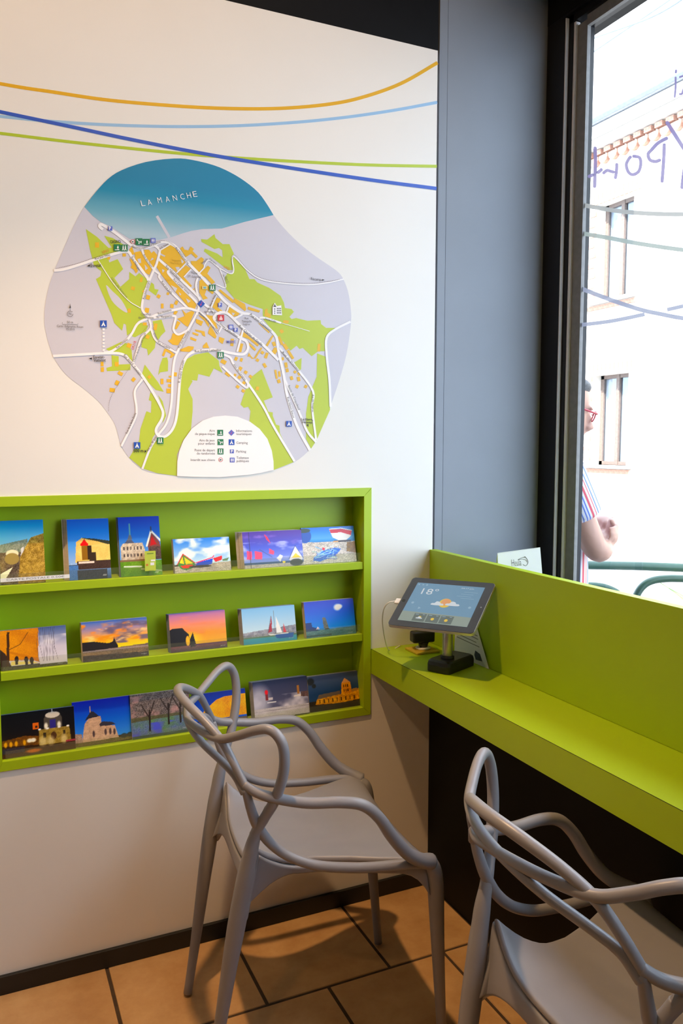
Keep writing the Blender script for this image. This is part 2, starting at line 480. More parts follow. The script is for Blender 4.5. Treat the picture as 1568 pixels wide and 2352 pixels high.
# ================================================================== counter along the window
DX, DZ0, DZ1 = 1.0035, 0.6708, 0.7418
CY0 = -1.3
ctr = empty('counter', (1.1, 0.4, DZ0))
tag(ctr, 'narrow lime green counter running along under the window', 'counter')
def kpart(name, mb, m, **k): return keep_world(build(name, mb, m, **k), ctr)
mb = MB(); mb.box(DX+0.0008, 1.1985, CY0, WY-0.001, DZ1-0.018, DZ1); kpart('worktop', mb, M['green'])
mb = MB(); mb.box(DX+0.0003, DX+0.002, CY0, WY-0.001, DZ1-0.0012, DZ1-0.0002); kpart('edge_seam', mb, M['seam'])
mb = MB(); mb.box(DX, DX+0.020, CY0, WY-0.001, DZ0, DZ1-0.0014); kpart('front_apron', mb, M['green'])
mb = MB(); mb.box(DX+0.02, 1.1985, CY0, WY-0.001, DZ0+0.002, DZ0+0.012); kpart('underside', mb, M['green'])
PX0, PX1, PZ1 = 1.1945, 1.2165, 1.0166
up = MB(); up.box(PX0, PX1, CY0, WY-0.0005, DZ1+0.0004, PZ1)
upo = build('back_panel', up, M['green'], bevel=0.0008)
tag(upo, 'upright lime green board standing along the back of the counter', 'panel')
# ================================================================== moulded chairs: looped back, arms and four legs
def C3(pts, n=7): return catmull([Vector(p) for p in pts], n)
def radii(pts, keys):
    """radius along a path, keys = [(fraction, radius), ...]"""
    n = len(pts); out = []
    for i in range(n):
        t = i/(n-1)
        for (a, ra), (b, rb) in zip(keys[:-1], keys[1:]):
            if a <= t <= b:
                s = (t-a)/(b-a) if b > a else 0; s = s*s*(3-2*s); out.append(ra + (rb-ra)*s); break
        else: out.append(keys[-1][1])
    return out
def side(p, s): return (p[0], p[1]*s, p[2])

APEX = (-0.287, 0.0, 0.797)
ARCH = [APEX, (-0.275, 0.060, 0.789), (-0.246, 0.112, 0.765), (-0.220, 0.150, 0.736), (-0.202, 0.178, 0.700), (-0.184, 0.198, 0.660)]
ARM = [(-0.186, 0.197, 0.663), (-0.164, 0.210, 0.649), (-0.130, 0.224, 0.639), (-0.070, 0.238, 0.627), (-0.005, 0.249, 0.624), (0.040, 0.253, 0.613),
       (0.074, 0.252, 0.582), (0.103, 0.248, 0.538), (0.140, 0.240, 0.492), (0.178, 0.229, 0.464), (0.205, 0.215, 0.450)]
EAR = [(-0.168, 0.189, 0.555), (-0.148, 0.203, 0.592), (-0.130, 0.222, 0.637), (-0.118, 0.238, 0.692), (-0.118, 0.245, 0.738), (-0.127, 0.243, 0.766),
       (-0.144, 0.231, 0.780), (-0.168, 0.212, 0.774), (-0.196, 0.184, 0.757), (-0.224, 0.149, 0.742), (-0.252, 0.090, 0.741), (-0.266, 0.030, 0.739),
       (-0.266, -0.030, 0.731), (-0.250, -0.085, 0.714), (-0.220, -0.140, 0.692), (-0.200, -0.175, 0.674), (-0.186, -0.197, 0.645)]
RAIL = [(-0.184, 0.198, 0.655), (-0.174, 0.196, 0.615), (-0.160, 0.192, 0.575), (-0.136, 0.193, 0.537), (-0.103, 0.197, 0.507), (-0.060, 0.203, 0.485), (-0.020, 0.209, 0.474),
        (0.050, 0.217, 0.464), (0.118, 0.222, 0.460), (0.175, 0.220, 0.455), (0.205, 0.213, 0.448)]
RLEG = [(-0.140, 0.211, 0.614), (-0.148, 0.203, 0.592), (-0.160, 0.192, 0.565), (-0.172, 0.186, 0.520), (-0.184, 0.180, 0.455), (-0.197, 0.175, 0.380), (-0.212, 0.170, 0.290), (-0.234, 0.164, 0.150), (-0.258, 0.158, 0.006)]
FLEG = [(0.196, 0.211, 0.452), (0.212, 0.209, 0.430), (0.220, 0.208, 0.390), (0.226, 0.205, 0.300), (0.236, 0.201, 0.150), (0.247, 0.196, 0.006)]

def half_w(x):
    ks = [(-0.160, 0.172), (-0.140, 0.162), (-0.115, 0.150), (-0.08, 0.143), (-0.03, 0.146), (0.04, 0.168), (0.10, 0.194), (0.15, 0.212), (0.19, 0.219), (0.215, 0.219)]
    for (a, wa), (b, wb) in zip(ks[:-1], ks[1:]):
        if x <= b: return wa + (wb-wa)*(x-a)/(b-a)
    return ks[-1][1]
SX0, SX1 = -0.160, 0.205
def seat_z(t, s):
    z = 0.448 - 0.018*(1-s*s)*math.sin(math.pi*min(1, t*1.05)) + 0.004*abs(s)**3
    if t > 0.9: z -= 0.016*((t-0.9)/0.1)**2
    if t < 0.30: z += ((0.30-t)/0.30)**2*(0.062*abs(s)**4 - 0.002)
    return z
def seat_x(t, s):
    return SX0 + t*(SX1-SX0) - 0.015*(1-s*s)*t - 0.012*(1-s*s)*(1-t)
def seat_mesh():
    nu, nv = 25, 26
    vs_, fs = [], []
    for i in range(nv):
        t = i/(nv-1); w = half_w(SX0 + t*(SX1-SX0))
        for j in range(nu):
            s = -1 + 2*j/(nu-1)
            vs_.append((seat_x(t, s), s*w, seat_z(t, s)))
    for i in range(nv-1):
        for j in range(nu-1):
            fs.append((i*nu+j, i*nu+j+1, (i+1)*nu+j+1, (i+1)*nu+j))
    return MB().add(vs_, fs)
def strip(tops, bots, n=3):
    """surface between two edges"""
    vs_, fs = [], []
    m = len(tops)
    for a, b in zip(tops, bots):
        for k in range(n+1):
            vs_.append(Vector(a).lerp(Vector(b), k/n))
    for i in range(m-1):
        for k in range(n):
            fs.append((i*(n+1)+k, i*(n+1)+k+1, (i+1)*(n+1)+k+1, (i+1)*(n+1)+k))
    return MB().add(vs_, fs)

def make_chair():
    t = empty('moulded_armchair')
    o = build('seat', seat_mesh(), M['chair'], t, smooth=True, fix=False)
    so = o.modifiers.new('thickness', 'SOLIDIFY'); so.thickness = 0.013; so.offset = -1
    bv = o.modifiers.new('rim', 'BEVEL'); bv.width = 0.005; bv.segments = 3; bv.limit_method = 'ANGLE'; bv.angle_limit = math.radians(50)
    # central arch of the backrest
    L = [side(p, 1) for p in ARCH]; R_ = [side(p, -1) for p in ARCH]
    p = C3(R_[::-1] + L[1:])
    mb = MB(); mb.tube(p, radii(p, [(0, .0080), (0.25, .0088), (0.5, .0098), (0.75, .0088), (1, .0080)]), 14)
    build('back_arch', mb, M['chair'], t, smooth=True)
    for s in (1, -1):
        p = C3([side(q, s) for q in EAR])
        mb = MB(); mb.tube(p, radii(p, [(0, .0080), (0.06, .0100), (0.12, .0108), (0.3, .0102), (0.5, .0092), (1, .0075)]), 14)
        build('back_loop', mb, M['chair'], t, smooth=True)
    for s in (1, -1):
        p = C3([side(q, s) for q in ARM])
        mb = MB(); mb.tube(p, radii(p, [(0, .0085), (0.2, .0105), (0.55, .0118), (0.8, .0135), (1, .017)]), 14)
        build('armrest', mb, M['chair'], t, smooth=True)
    for s in (1, -1):
        p = C3([side(q, s) for q in RAIL])
        mb = MB(); mb.tube(p, radii(p, [(0, .0085), (0.2, .0105), (0.45, .0100), (0.8, .0105), (1, .013)]), 14)
        build('side_rail', mb, M['chair'], t, smooth=True)
    for s in (1, -1):
        p = C3([side(q, s) for q in RLEG])
        mb = MB(); mb.tube(p, radii(p, [(0, .0095), (0.25, .0112), (0.40, .0150), (0.5, .0178), (0.62, .0185), (1, .0105)]), 16)
        build('leg', mb, M['chair'], t, smooth=True)
        p = C3([side(q, s) for q in FLEG])
        mb = MB(); mb.tube(p, radii(p, [(0, .013), (0.15, .0185), (0.35, .0180), (1, .0105)]), 16)
        build('leg', mb, M['chair'], t, smooth=True)
        # skirt under the seat edge, flaring into both legs
        tops, bots = [], []
        for k in range(31):
            u_ = k/30; t_ = 0.02 + 0.95*u_
            x = SX0 + t_*(SX1-SX0); w = half_w(x)
            z = seat_z(t_, 1) - 0.004
            drop = 0.018 + 0.050*max(0, 1-u_/0.20)**2.2 + 0.050*max(0, (u_-0.84)/0.16)**2
            tops.append((x, s*(w-0.004), z)); bots.append((x - 0.042*max(0, 1-u_/0.2)**2 + 0.012*max(0, (u_-0.84)/0.16), s*(w-0.007), min(z, 0.450) - drop))
        sk = build('seat_skirt', strip(tops, bots), M['chair'], t, smooth=True, fix=False)
        so = sk.modifiers.new('thickness', 'SOLIDIFY'); so.thickness = 0.014; so.offset = 0
        bv = sk.modifiers.new('rim', 'BEVEL'); bv.width = 0.005; bv.segments = 3; bv.limit_method = 'ANGLE'; bv.angle_limit = math.radians(50)
    tops, bots = [], []
    for k in range(33):
        q = -1 + 2*k/32
        x, y, z = seat_x(0, q) + 0.004, q*0.172, seat_z(0, q) - 0.003
        tops.append((x, y, z)); bots.append((x - 0.004 - 0.022*abs(q)**3, y, 0.410 - 0.045*abs(q)**6))
    sk = build('seat_skirt', strip(tops, bots), M['chair'], t, smooth=True, fix=False)
    so = sk.modifiers.new('thickness', 'SOLIDIFY'); so.thickness = 0.012; so.offset = 0
    bv = sk.modifiers.new('rim', 'BEVEL'); bv.width = 0.005; bv.segments = 3; bv.limit_method = 'ANGLE'; bv.angle_limit = math.radians(50)
    return t
def copy_tree(o, parent=None):
    c = o.copy(); COL.objects.link(c); c.parent = parent
    for ch in o.children: copy_tree(ch, c)
    return c
chair_a = make_chair()
chair_b = copy_tree(chair_a)
chair_a.location = (0.658, 1.622, 0.0); chair_a.rotation_euler = (0, 0, -0.108)
chair_b.location = (0.934, 0.906, 0.0); chair_b.rotation_euler = (0, 0, -0.027)
tag(chair_a, 'grey moulded plastic armchair with looped back in front of the postcard cabinet', 'chair', 'looped-back chairs at the counter')
tag(chair_b, 'grey moulded plastic armchair with looped back, tucked half under the counter', 'chair', 'looped-back chairs at the counter')
# ================================================================== tablet on its stand
CT = Vector((1.065, 1.7225, 0.9175))
EX = Vector((0.555, -0.832, 0.023)).normalized(); NZ = Vector((-0.471, -0.291, 0.833)); NZ = (NZ - EX*NZ.dot(EX)).normalized(); EY = NZ.cross(EX)
TW, TH, TT = 0.2355, 0.1817, 0.009
def tp3(x, y, z=0): return CT + EX*x + EY*y + NZ*z
def rrect(w, h, r, n=6):
    out = []
    for cx, cy, a0 in ((w/2-r, h/2-r, 0), (-w/2+r, h/2-r, 90), (-w/2+r, -h/2+r, 180), (w/2-r, -h/2+r, 270)):
        for k in range(n+1):
            a = math.radians(a0 + 90*k/n); out.append((cx + r*math.cos(a), cy + r*math.sin(a)))
    return out
def plate(pts, z0, z1, m, name, parent, f=tp3, fix=True):
    n = len(pts); mb = MB()
    mb.add([f(x, y, z0) for x, y in pts] + [f(x, y, z1) for x, y in pts],
           [tuple(range(n))[::-1], tuple(range(n, 2*n))] + [(i, (i+1) % n, n+(i+1) % n, n+i) for i in range(n)])
    return keep_world(build(name, mb, m, fix=fix), parent)
def decal(pts, z, m, name, parent, f=tp3):
    mb = MB(); t = tri_poly(pts); mb.add([f(x, y, z) for x, y in pts], t)
    return keep_world(build(name, mb, m, fix=False), parent)
def disc(cx, cy, r, n=28, ry=None): return [(cx + r*math.cos(2*math.pi*k/n), cy + (ry or r)*math.sin(2*math.pi*k/n)) for k in range(n)]

tab = empty('tablet_computer', tuple(CT)); tag(tab, 'black-rimmed tablet computer showing the weather on its screen', 'tablet')
M['alu'] = mat('aluminium tablet shell', (0.62, 0.62, 0.64), 0.3, 0.02, 30, metal=0.8)
M['bezel'] = mat('black glass rim', (0.012, 0.012, 0.014), 0.08, 0.05, 20, coat=0.5)
def screen_mat(name, c, e=0.75):
    return mat(name, tuple(x*0.25 for x in c), 0.12, 0.0, 10, emit=(c, e))
plate(rrect(TW, TH, 0.010), -TT, -0.0012, M['alu'], 'shell', tab)
plate(rrect(TW-0.002, TH-0.002, 0.009), -0.0012, 0.0, M['bezel'], 'bezel', tab)
SW, SH = 0.190, 0.1425
scr = decal([(-SW/2, -SH/2), (SW/2, -SH/2), (SW/2, SH/2), (-SW/2, SH/2)], 0.0003, screen_mat('screen sky blue', srgb(104, 142, 170)), 'screen', tab)
lo = screen_mat('screen grey green', srgb(132, 146, 138)); wh = screen_mat('screen white', srgb(196, 206, 214)); dim = screen_mat('screen pale blue', srgb(138, 168, 190))
org = screen_mat('screen orange', srgb(212, 150, 96)); yel = screen_mat('screen yellow', srgb(214, 184, 70)); tilec = screen_mat('screen dark tile', srgb(92, 104, 100))
def sdecal(pts, z, m, name): return decal(pts, z, m, name, tab)
sdecal([(-SW/2, -SH/2), (SW/2, -SH/2), (SW/2, -0.0385), (-SW/2, -0.0365)], 0.0005, lo, 'forecast_strip')
for cx in (-0.040, -0.003, 0.034):
    sdecal([(cx-0.017, -0.0685), (cx+0.017, -0.0685), (cx+0.017, -0.0415), (cx-0.017, -0.0415)], 0.0007, tilec, 'forecast_tile')
def cloud(cx, cy, s): return smooth_closed([(cx-1.0*s, cy-0.28*s), (cx-0.9*s, cy+0.05*s), (cx-0.5*s, cy+0.12*s), (cx-0.25*s, cy+0.5*s), (cx+0.25*s, cy+0.42*s), (cx+0.5*s, cy+0.12*s), (cx+0.9*s, cy+0.08*s), (cx+1.0*s, cy-0.25*s), (cx, cy-0.34*s)], 4)
sdecal(disc(0.0095, 0.003, 0.0165), 0.0007, yel, 'sun_icon'); sdecal(disc(0.0105, 0.006, 0.0125), 0.0009, org, 'sun_icon')
sdecal(cloud(-0.010, -0.002, 0.017), 0.0011, wh, 'cloud_icon'); sdecal(cloud(0.031, 0.001, 0.0185), 0.0011, wh, 'cloud_icon')
sdecal(cloud(-0.040, -0.057, 0.0085), 0.0011, wh, 'cloud_icon'); sdecal(disc(-0.039, -0.0545, 0.0042), 0.0009, yel, 'sun_icon')
sdecal(disc(-0.003, -0.057, 0.0046), 0.0009, yel, 'sun_icon'); sdecal(disc(0.034, -0.057, 0.0046), 0.0009, yel, 'sun_icon')
sdecal(disc(-0.054, -0.022, 0.005, 3), 0.0006, dim, 'pointer_icon'); sdecal(disc(-0.079, -0.005, 0.004, 12), 0.0006, dim, 'arrow_icon'); sdecal(disc(0.079, -0.005, 0.004, 12), 0.0006, dim, 'arrow_icon')
for k, (xx, w_) in enumerate(((-0.088, .005), (-0.076, .005), (-0.065, .006))): sdecal(disc(xx, 0.064, w_/2, 12), 0.0006, dim, 'app_icon')
text_on('temperature', '18°', tp3(-0.070, 0.029), tp3(-0.024, 0.029), 0.022, wh, tab, 0.0008, normal=NZ)
text_on('clock', '04:17 pm', tp3(0.034, 0.060), tp3(0.068, 0.060), 0.0042, wh, tab, 0.0008, normal=NZ)
for k, (xa, xb, yy) in enumerate(((0.046, 0.083, 0.048), (0.040, 0.074, 0.040), (0.031, 0.070, 0.032), (0.044, 0.080, 0.025))):
    sdecal([(xa, yy), (xb, yy), (xb, yy+0.0012), (xa, yy+0.0012)], 0.0006, dim, 'report_line')
for cx in (-0.040, -0.003, 0.034):
    sdecal([(cx-0.014, -0.0455), (cx-0.005, -0.0455), (cx-0.005, -0.0440), (cx-0.014, -0.0440)], 0.0009, dim, 'forecast_day')
    sdecal([(cx+0.006, -0.0455), (cx+0.012, -0.0455), (cx+0.012, -0.0440), (cx+0.006, -0.0440)], 0.0009, dim, 'forecast_day')
sdecal(disc(-0.1075, 0.0, 0.0045), 0.0003, M['blackplastic'], 'home_button'); sdecal(disc(0.1075, 0.0, 0.0016, 14), 0.0003, M['steel'], 'camera_lens')

# stand: rounded wedge foot, steel post, swivel under the tablet
st = empty('tablet_stand', (1.1, 1.74, DZ1)); tag(st, 'black footed tablet stand with a steel post on the counter', 'stand')
b0, b1, b2 = Vector((1.034, 1.745, 0)), Vector((1.063, 1.681, 0)), Vector((1.170, 1.757, 0))
eu = (b1 - b0).normalized(); ev = Vector((-eu.y, eu.x, 0))
cb = (b0 + b1)/2 + ev*0.064
def fb(x, y, z): return Vector((cb.x, cb.y, DZ1 + 0.0006)) + eu*x + ev*y + Vector((0, 0, z))
pb = rrect(0.070, 0.128, 0.012)
mb = MB(); n = len(pb)
lay = [(1.0, 0.0, 0), (1.0, 0.018, 0), (0.96, 0.026, 1), (0.86, 0.030, 1)]
vs_ = []
for sc_, z, _ in lay: vs_ += [fb(x*sc_, y*sc_, z) for x, y in pb]
fs = [tuple(range(n))[::-1], tuple(range(3*n, 4*n))] + [(k*n+i, k*n+(i+1) % n, (k+1)*n+(i+1) % n, (k+1)*n+i) for k in range(3) for i in range(n)]
mb.add(vs_, fs); keep_world(build('foot', mb, M['blackplastic'], bevel=0.002), st)
pc = fb(0.002, -0.020, 0.030); ptop = tp3(0.008, -0.030, -0.016)
pc2 = Vector((pc.x, pc.y, pc.z)); ptop = Vector((pc.x, pc.y, 0.886))
mb = MB(); mb.tube([pc2, ptop], 0.0135, 24); keep_world(build('post', mb, M['steel'], smooth=True, bevel=0.001), st)
mb = MB(); mb.tube([pc2 - Vector((0, 0, 0.004)), pc2 + Vector((0, 0, 0.006))], 0.018, 24); keep_world(build('collar', mb, M['blackplastic'], smooth=True), st)
mb = MB(); mb.box(-0.0012, 0.0012, -0.0142, -0.0128, 0.0, 0.100)
gv = build('slot', mb, M['ink']); gv.location = (pc2.x + 0.003, pc2.y, pc2.z + 0.004); gv.rotation_euler = (0, 0, math.radians(-28)); bpy.context.view_layer.update(); mw = gv.matrix_world.copy(); gv.parent = st; gv.matrix_parent_inverse = st.matrix_world.inverted(); gv.matrix_parent_inverse = Matrix.Translation(-Vector(st.location))
sw = (ptop + tp3(0, -0.02, -0.012))/2
mb = MB(); mb.tube([ptop - Vector((0, 0, 0.01)), tp3(0.0, -0.035, -0.0175)], [0.012, 0.014], 20); keep_world(build('swivel', mb, M['blackplastic'], smooth=True), st)
# charging lead on the left end of the tablet
ld = empty('charging_cable', tuple(tp3(-TW/2, 0.0, -0.005))); tag(ld, 'white charging cable plugged into the left end of the tablet', 'cable')
plg = MB(); q0 = [tp3(-TW/2-0.016, dy, dz) for dy in (-0.009, 0.009) for dz in (-0.0075, -0.0025)]; q1 = [tp3(-TW/2-0.0006, dy, dz) for dy in (-0.009, 0.009) for dz in (-0.0075, -0.0025)]
plg.add(q0 + q1, [(0, 1, 3, 2), (4, 6, 7, 5), (0, 4, 5, 1), (2, 3, 7, 6), (0, 2, 6, 4), (1, 5, 7, 3)])
keep_world(build('plug', plg, M['whiteplastic'], bevel=0.0015), ld)
p0 = tp3(-TW/2-0.016, 0, -0.005)
cab_pts = catmull([p0, p0 + Vector((-0.016, 0.010, -0.006)), p0 + Vector((-0.020, 0.030, -0.03)), p0 + Vector((0.0, 0.07, -0.085)), Vector((1.04, 1.96, 0.7445)), Vector((1.09, 1.985, 0.7445))], 8)
mb = MB(); mb.tube(cab_pts, 0.0016, 8); keep_world(build('cord', mb, M['whiteplastic'], smooth=True), ld)

# ================================================================== small things around the stand
yel_m = mat('yellow card', (0.62, 0.44, 0.03), 0.6, 0.05, 20)
cl = empty('counter_clamp', (1.128, 1.918, DZ1)); tag(cl, 'small black swivel clamp on a white ring and yellow plate', 'clamp')
mb = MB(); mb.box(-0.040, 0.034, -0.036, 0.034, 0.0006, 0.006); keep_world(build('base_plate', mb, yel_m, bevel=0.001), cl).matrix_parent_inverse = Matrix()
mb = MB(); mb.lathe([(0.012, 0.0065), (0.021, 0.0065), (0.022, 0.010), (0.019, 0.012), (0.012, 0.012)], 28); keep_world(build('ring', mb, M['whiteplastic'], smooth=True), cl).matrix_parent_inverse = Matrix()
mb = MB(); mb.lathe([(0.001, 0.0065), (0.0115, 0.0065), (0.013, 0.018), (0.016, 0.026), (0.001, 0.027)], 24); keep_world(build('stem', mb, M['blackplastic'], smooth=True), cl).matrix_parent_inverse = Matrix()
mb = MB(); mb.box(-0.036, 0.030, -0.016, 0.016, 0.026, 0.058)
hd = build('head', mb, M['blackplastic'], cl, bevel=0.006, bseg=3); hd.rotation_euler = (0, 0, math.radians(-8))

# printed sheet leaning on the back panel
A4 = [on_x(1043, 1484, 1.1850), on_x(1123, 1526, 1.1880), on_x(1093, 1434, 1.1925), on_x(1046, 1408, 1.1925)]
for p in A4[:2]: p.z = DZ1 + 0.001
sh = empty('leaflet', tuple(A4[0])); tag(sh, 'white printed sheet leaning on the green board behind the tablet', 'leaflet')
n_ = (A4[1]-A4[0]).cross(A4[3]-A4[0]).normalized()
if n_.x > 0: n_ = -n_
mb = MB(); mb.add([p for p in A4] + [p - n_*0.0006 for p in A4], [(0, 1, 2, 3), (7, 6, 5, 4), (0, 4, 5, 1), (1, 5, 6, 2), (2, 6, 7, 3), (3, 7, 4, 0)])
keep_world(build('sheet', mb, M['paper']), sh)
def shp(u, v): return (A4[0]*(1-u) + A4[1]*u)*(1-v) + (A4[3]*(1-u) + A4[2]*u)*v + n_*0.0006
grey_ink = mat('grey ink', (0.25, 0.25, 0.26), 0.7, 0.1, 40)
for v0, ua, ub in ((0.88, .1, .8), (0.80, .08, .86), (0.70, .08, .92), (0.62, .08, .9), (0.52, .1, .8), (0.44, .08, .88)):
    mb = MB(); mb.add([shp(ua, v0), shp(ub, v0), shp(ub, v0+0.02), shp(ua, v0+0.02)], [(0, 1, 2, 3)]); keep_world(build('text_line', mb, grey_ink, fix=False), sh)
mb = MB(); mb.add([shp(0.66, 0.10), shp(0.86, 0.12), shp(0.84, 0.28), shp(0.70, 0.32), shp(0.64, 0.2)], [(0, 1, 2, 3, 4)]); keep_world(build('logo', mb, mat('blue grey ink', (0.06, 0.08, 0.14), 0.7, 0.2, 200), fix=False), sh)

# hand-lettered card on the sill behind the board
hc = empty('name_card', (1.42, 1.87, SILL+0.013)); tag(hc, 'white folded card with hand lettering on the window sill', 'card')
P0, P1 = on_y(1142, 1270, 1.895), on_y(1240, 1257, 1.850)
B0, B1 = Vector((P0.x+0.004, P0.y-0.012, SILL+0.0125)), Vector((P1.x+0.012, P1.y-0.012, SILL+0.0125))
nn = (B1-B0).cross(P0-B0).normalized()
if nn.y > 0: nn = -nn
_d1 = ray(1240, 1257); P1 = ORG + _d1*((B0 - ORG).dot(nn)/_d1.dot(nn))      # fourth corner in the same plane
mb = MB(); mb.add([B0, B1, P1, P0] + [p - nn*0.0007 for p in (B0, B1, P1, P0)], [(0, 1, 2, 3), (7, 6, 5, 4), (0, 4, 5, 1), (1, 5, 6, 2), (2, 6, 7, 3), (3, 7, 4, 0)])
keep_world(build('front_leaf', mb, M['paper']), hc)
Q0, Q1 = Vector((B0.x, P0.y+0.035, B0.z)), Vector((B1.x, P1.y+0.035, B0.z))
mb = MB(); mb.add([Q0, Q1, P1, P0] + [p + nn*0.0007 for p in (Q0, Q1, P1, P0)], [(0, 1, 2, 3), (7, 6, 5, 4), (0, 4, 5, 1), (1, 5, 6, 2), (2, 6, 7, 3), (3, 7, 4, 0)])
keep_world(build('rear_leaf', mb, M['paper']), hc)
def card_pt(px, py):
    d = ray(px, py); t = (B0 - ORG).dot(nn)/d.dot(nn); return ORG + d*t
text_on('lettering', 'Heula', card_pt(1175, 1301), card_pt(1197, 1299), 0.021, M['ink'], hc, 0.0008, normal=nn, bold=-0.015)
def ink_line(pts, w, name, parent, m=None, n=8):
    pts = [card_pt(*p) for p in smooth_open(pts, 5)]
    mb = MB(); mb.tube([p + nn*0.0006 for p in pts], w, 6); keep_world(build(name, mb, m or M['ink']), parent)
ink_line([(1190, 1285), (1198, 1281), (1206, 1280), (1211, 1286), (1212, 1293), (1208, 1299), (1203, 1298), (1201, 1296)], 0.0005, 'drawing', hc)
ink_line([(1188, 1286), (1198, 1284), (1207, 1286), (1210, 1291)], 0.0004, 'drawing', hc)
ink_line([(1203, 1281), (1205, 1278), (1209, 1283)], 0.0004, 'drawing', hc)
# ================================================================== postcards: each picture is painted as coloured points on the card face
class Paint:
    def __init__(self, w, h, seed=0):
        self.w, self.h = w, h
        self.u, self.v = np.meshgrid((np.arange(w)+0.5)/w, (np.arange(h)+0.5)/h)
        self.a = np.zeros((h, w, 3)); self.r = np.random.RandomState(seed); self.asp = w/h
    def blend(self, mask, c):
        c = np.asarray(c, float)
        self.a = self.a*(1-mask[..., None]) + c*mask[..., None]
    def grad(self, stops, v0=0, v1=1, u0=0, u1=1):
        m = (self.v >= v0) & (self.v <= v1) & (self.u >= u0) & (self.u <= u1)
        t = np.clip((self.v-v0)/max(v1-v0, 1e-6), 0, 1)
        xs = [s[0] for s in stops]
        col = np.stack([np.interp(t, xs, [s[1][k] for s in stops]) for k in range(3)], -1)
        self.a = np.where(m[..., None], col, self.a)
    def inside(self, pts):
        x, y = self.u, self.v; m = np.zeros_like(x, bool); n = len(pts)
        for i in range(n):
            (x0, y0), (x1, y1) = pts[i], pts[(i+1) % n]
            c = ((y0 > y) != (y1 > y)) & (x < (x1-x0)*(y-y0)/((y1-y0) or 1e-9) + x0); m ^= c
        return m
    def poly(self, pts, c, a=1.0): self.blend(self.inside(pts)*a, c)
    def rect(self, u0, u1, v0, v1, c, a=1.0): self.blend(((self.u >= u0) & (self.u <= u1) & (self.v >= v0) & (self.v <= v1))*a, c)
    def ell(self, cu, cv, ru, rv, c, soft=0.1, a=1.0):
        d = np.sqrt(((self.u-cu)/ru)**2 + ((self.v-cv)/rv)**2)
        self.blend(np.clip((1-d)/soft + 0.5, 0, 1)*a, c)
    def line(self, pts, w, c, a=1.0):
        m = np.zeros_like(self.u)
        for (x0, y0), (x1, y1) in zip(pts[:-1], pts[1:]):
            px, py = (self.u-x0)*self.asp, self.v-y0; dx, dy = (x1-x0)*self.asp, y1-y0
            t = np.clip((px*dx+py*dy)/(dx*dx+dy*dy+1e-9), 0, 1)
            m = np.maximum(m, np.clip((w-np.hypot(px-t*dx, py-t*dy))/0.006 + 0.5, 0, 1))
        self.blend(m*a, c)
    def fbm(self, su, sv, oct_=3):
        out = 0; amp = 1; tot = 0
        for o in range(oct_):
            gw, gh = max(2, int(su*2**o)+2), max(2, int(sv*2**o)+2)
            g = self.r.rand(gh, gw)
            x = self.u*(gw-1.001); y = self.v*(gh-1.001); i = x.astype(int); j = y.astype(int); fx = x-i; fy = y-j
            fx = fx*fx*(3-2*fx); fy = fy*fy*(3-2*fy)
            out = out + amp*((g[j, i]*(1-fx)+g[j, i+1]*fx)*(1-fy) + (g[j+1, i]*(1-fx)+g[j+1, i+1]*fx)*fy); tot += amp; amp *= 0.5
        return out/tot
    def clouds(self, c, v0, v1, su=5, sv=6, thr=0.5, k=4, a=1.0, u0=0, u1=1):
        n = np.clip((self.fbm(su, sv)-thr)*k, 0, 1)*((self.v >= v0) & (self.v <= v1) & (self.u >= u0) & (self.u <= u1)); self.blend(n*a, c)
    def grain(self, mask, amt):
        n = (self.r.rand(self.h, self.w)-0.5)*2*amt
        self.a = self.a + n[..., None]*mask[..., None]
    def tex(self, pts, cols, amt=30, su=20, sv=20):
        m = self.inside(pts); n = self.fbm(su, sv)
        col = np.asarray(cols[0])*(1-n[..., None]) + np.asarray(cols[1])*n[..., None]
        self.a = np.where(m[..., None], col, self.a); self.grain(m.astype(float), amt)
    def signature(self, u, v):
        for k in range(4): self.line([(u+k*0.022, v), (u+k*0.022+0.012, v+0.02)], 0.004, (235, 235, 235), 0.8)
FULL = [(0, 0), (1, 0), (1, 1), (0, 1)]
def pic_path(p):
    p.grad([(0, (150, 190, 215)), (0.3, (120, 185, 220)), (1, (30, 120, 190))], 0.6, 1)
    p.tex([(0, .62), (.3, .66), (.62, .70), (.62, .5), (0, .45)], [(160, 160, 150), (95, 110, 90)], 20)
    p.tex([(.0, .5), (.5, .5), (.5, 0), (0, 0)], [(50, 40, 42), (150, 130, 90)], 35, 5, 6)
    p.ell(.28, .48, .14, .06, (225, 215, 185)); p.ell(.27, .40, .16, .09, (150, 130, 80)); p.poly([(0, .17), (.28, .27), (.12, .1), (0, .07)], (238, 228, 195)); p.poly([(.48, .56), (.54, .58), (.52, .4), (.46, .4)], (205, 205, 205))
    p.tex([(.45, .42), (.7, .72), (1, .78), (1, 0), (.38, 0)], [(110, 85, 35), (195, 165, 90)], 30, 14, 22)
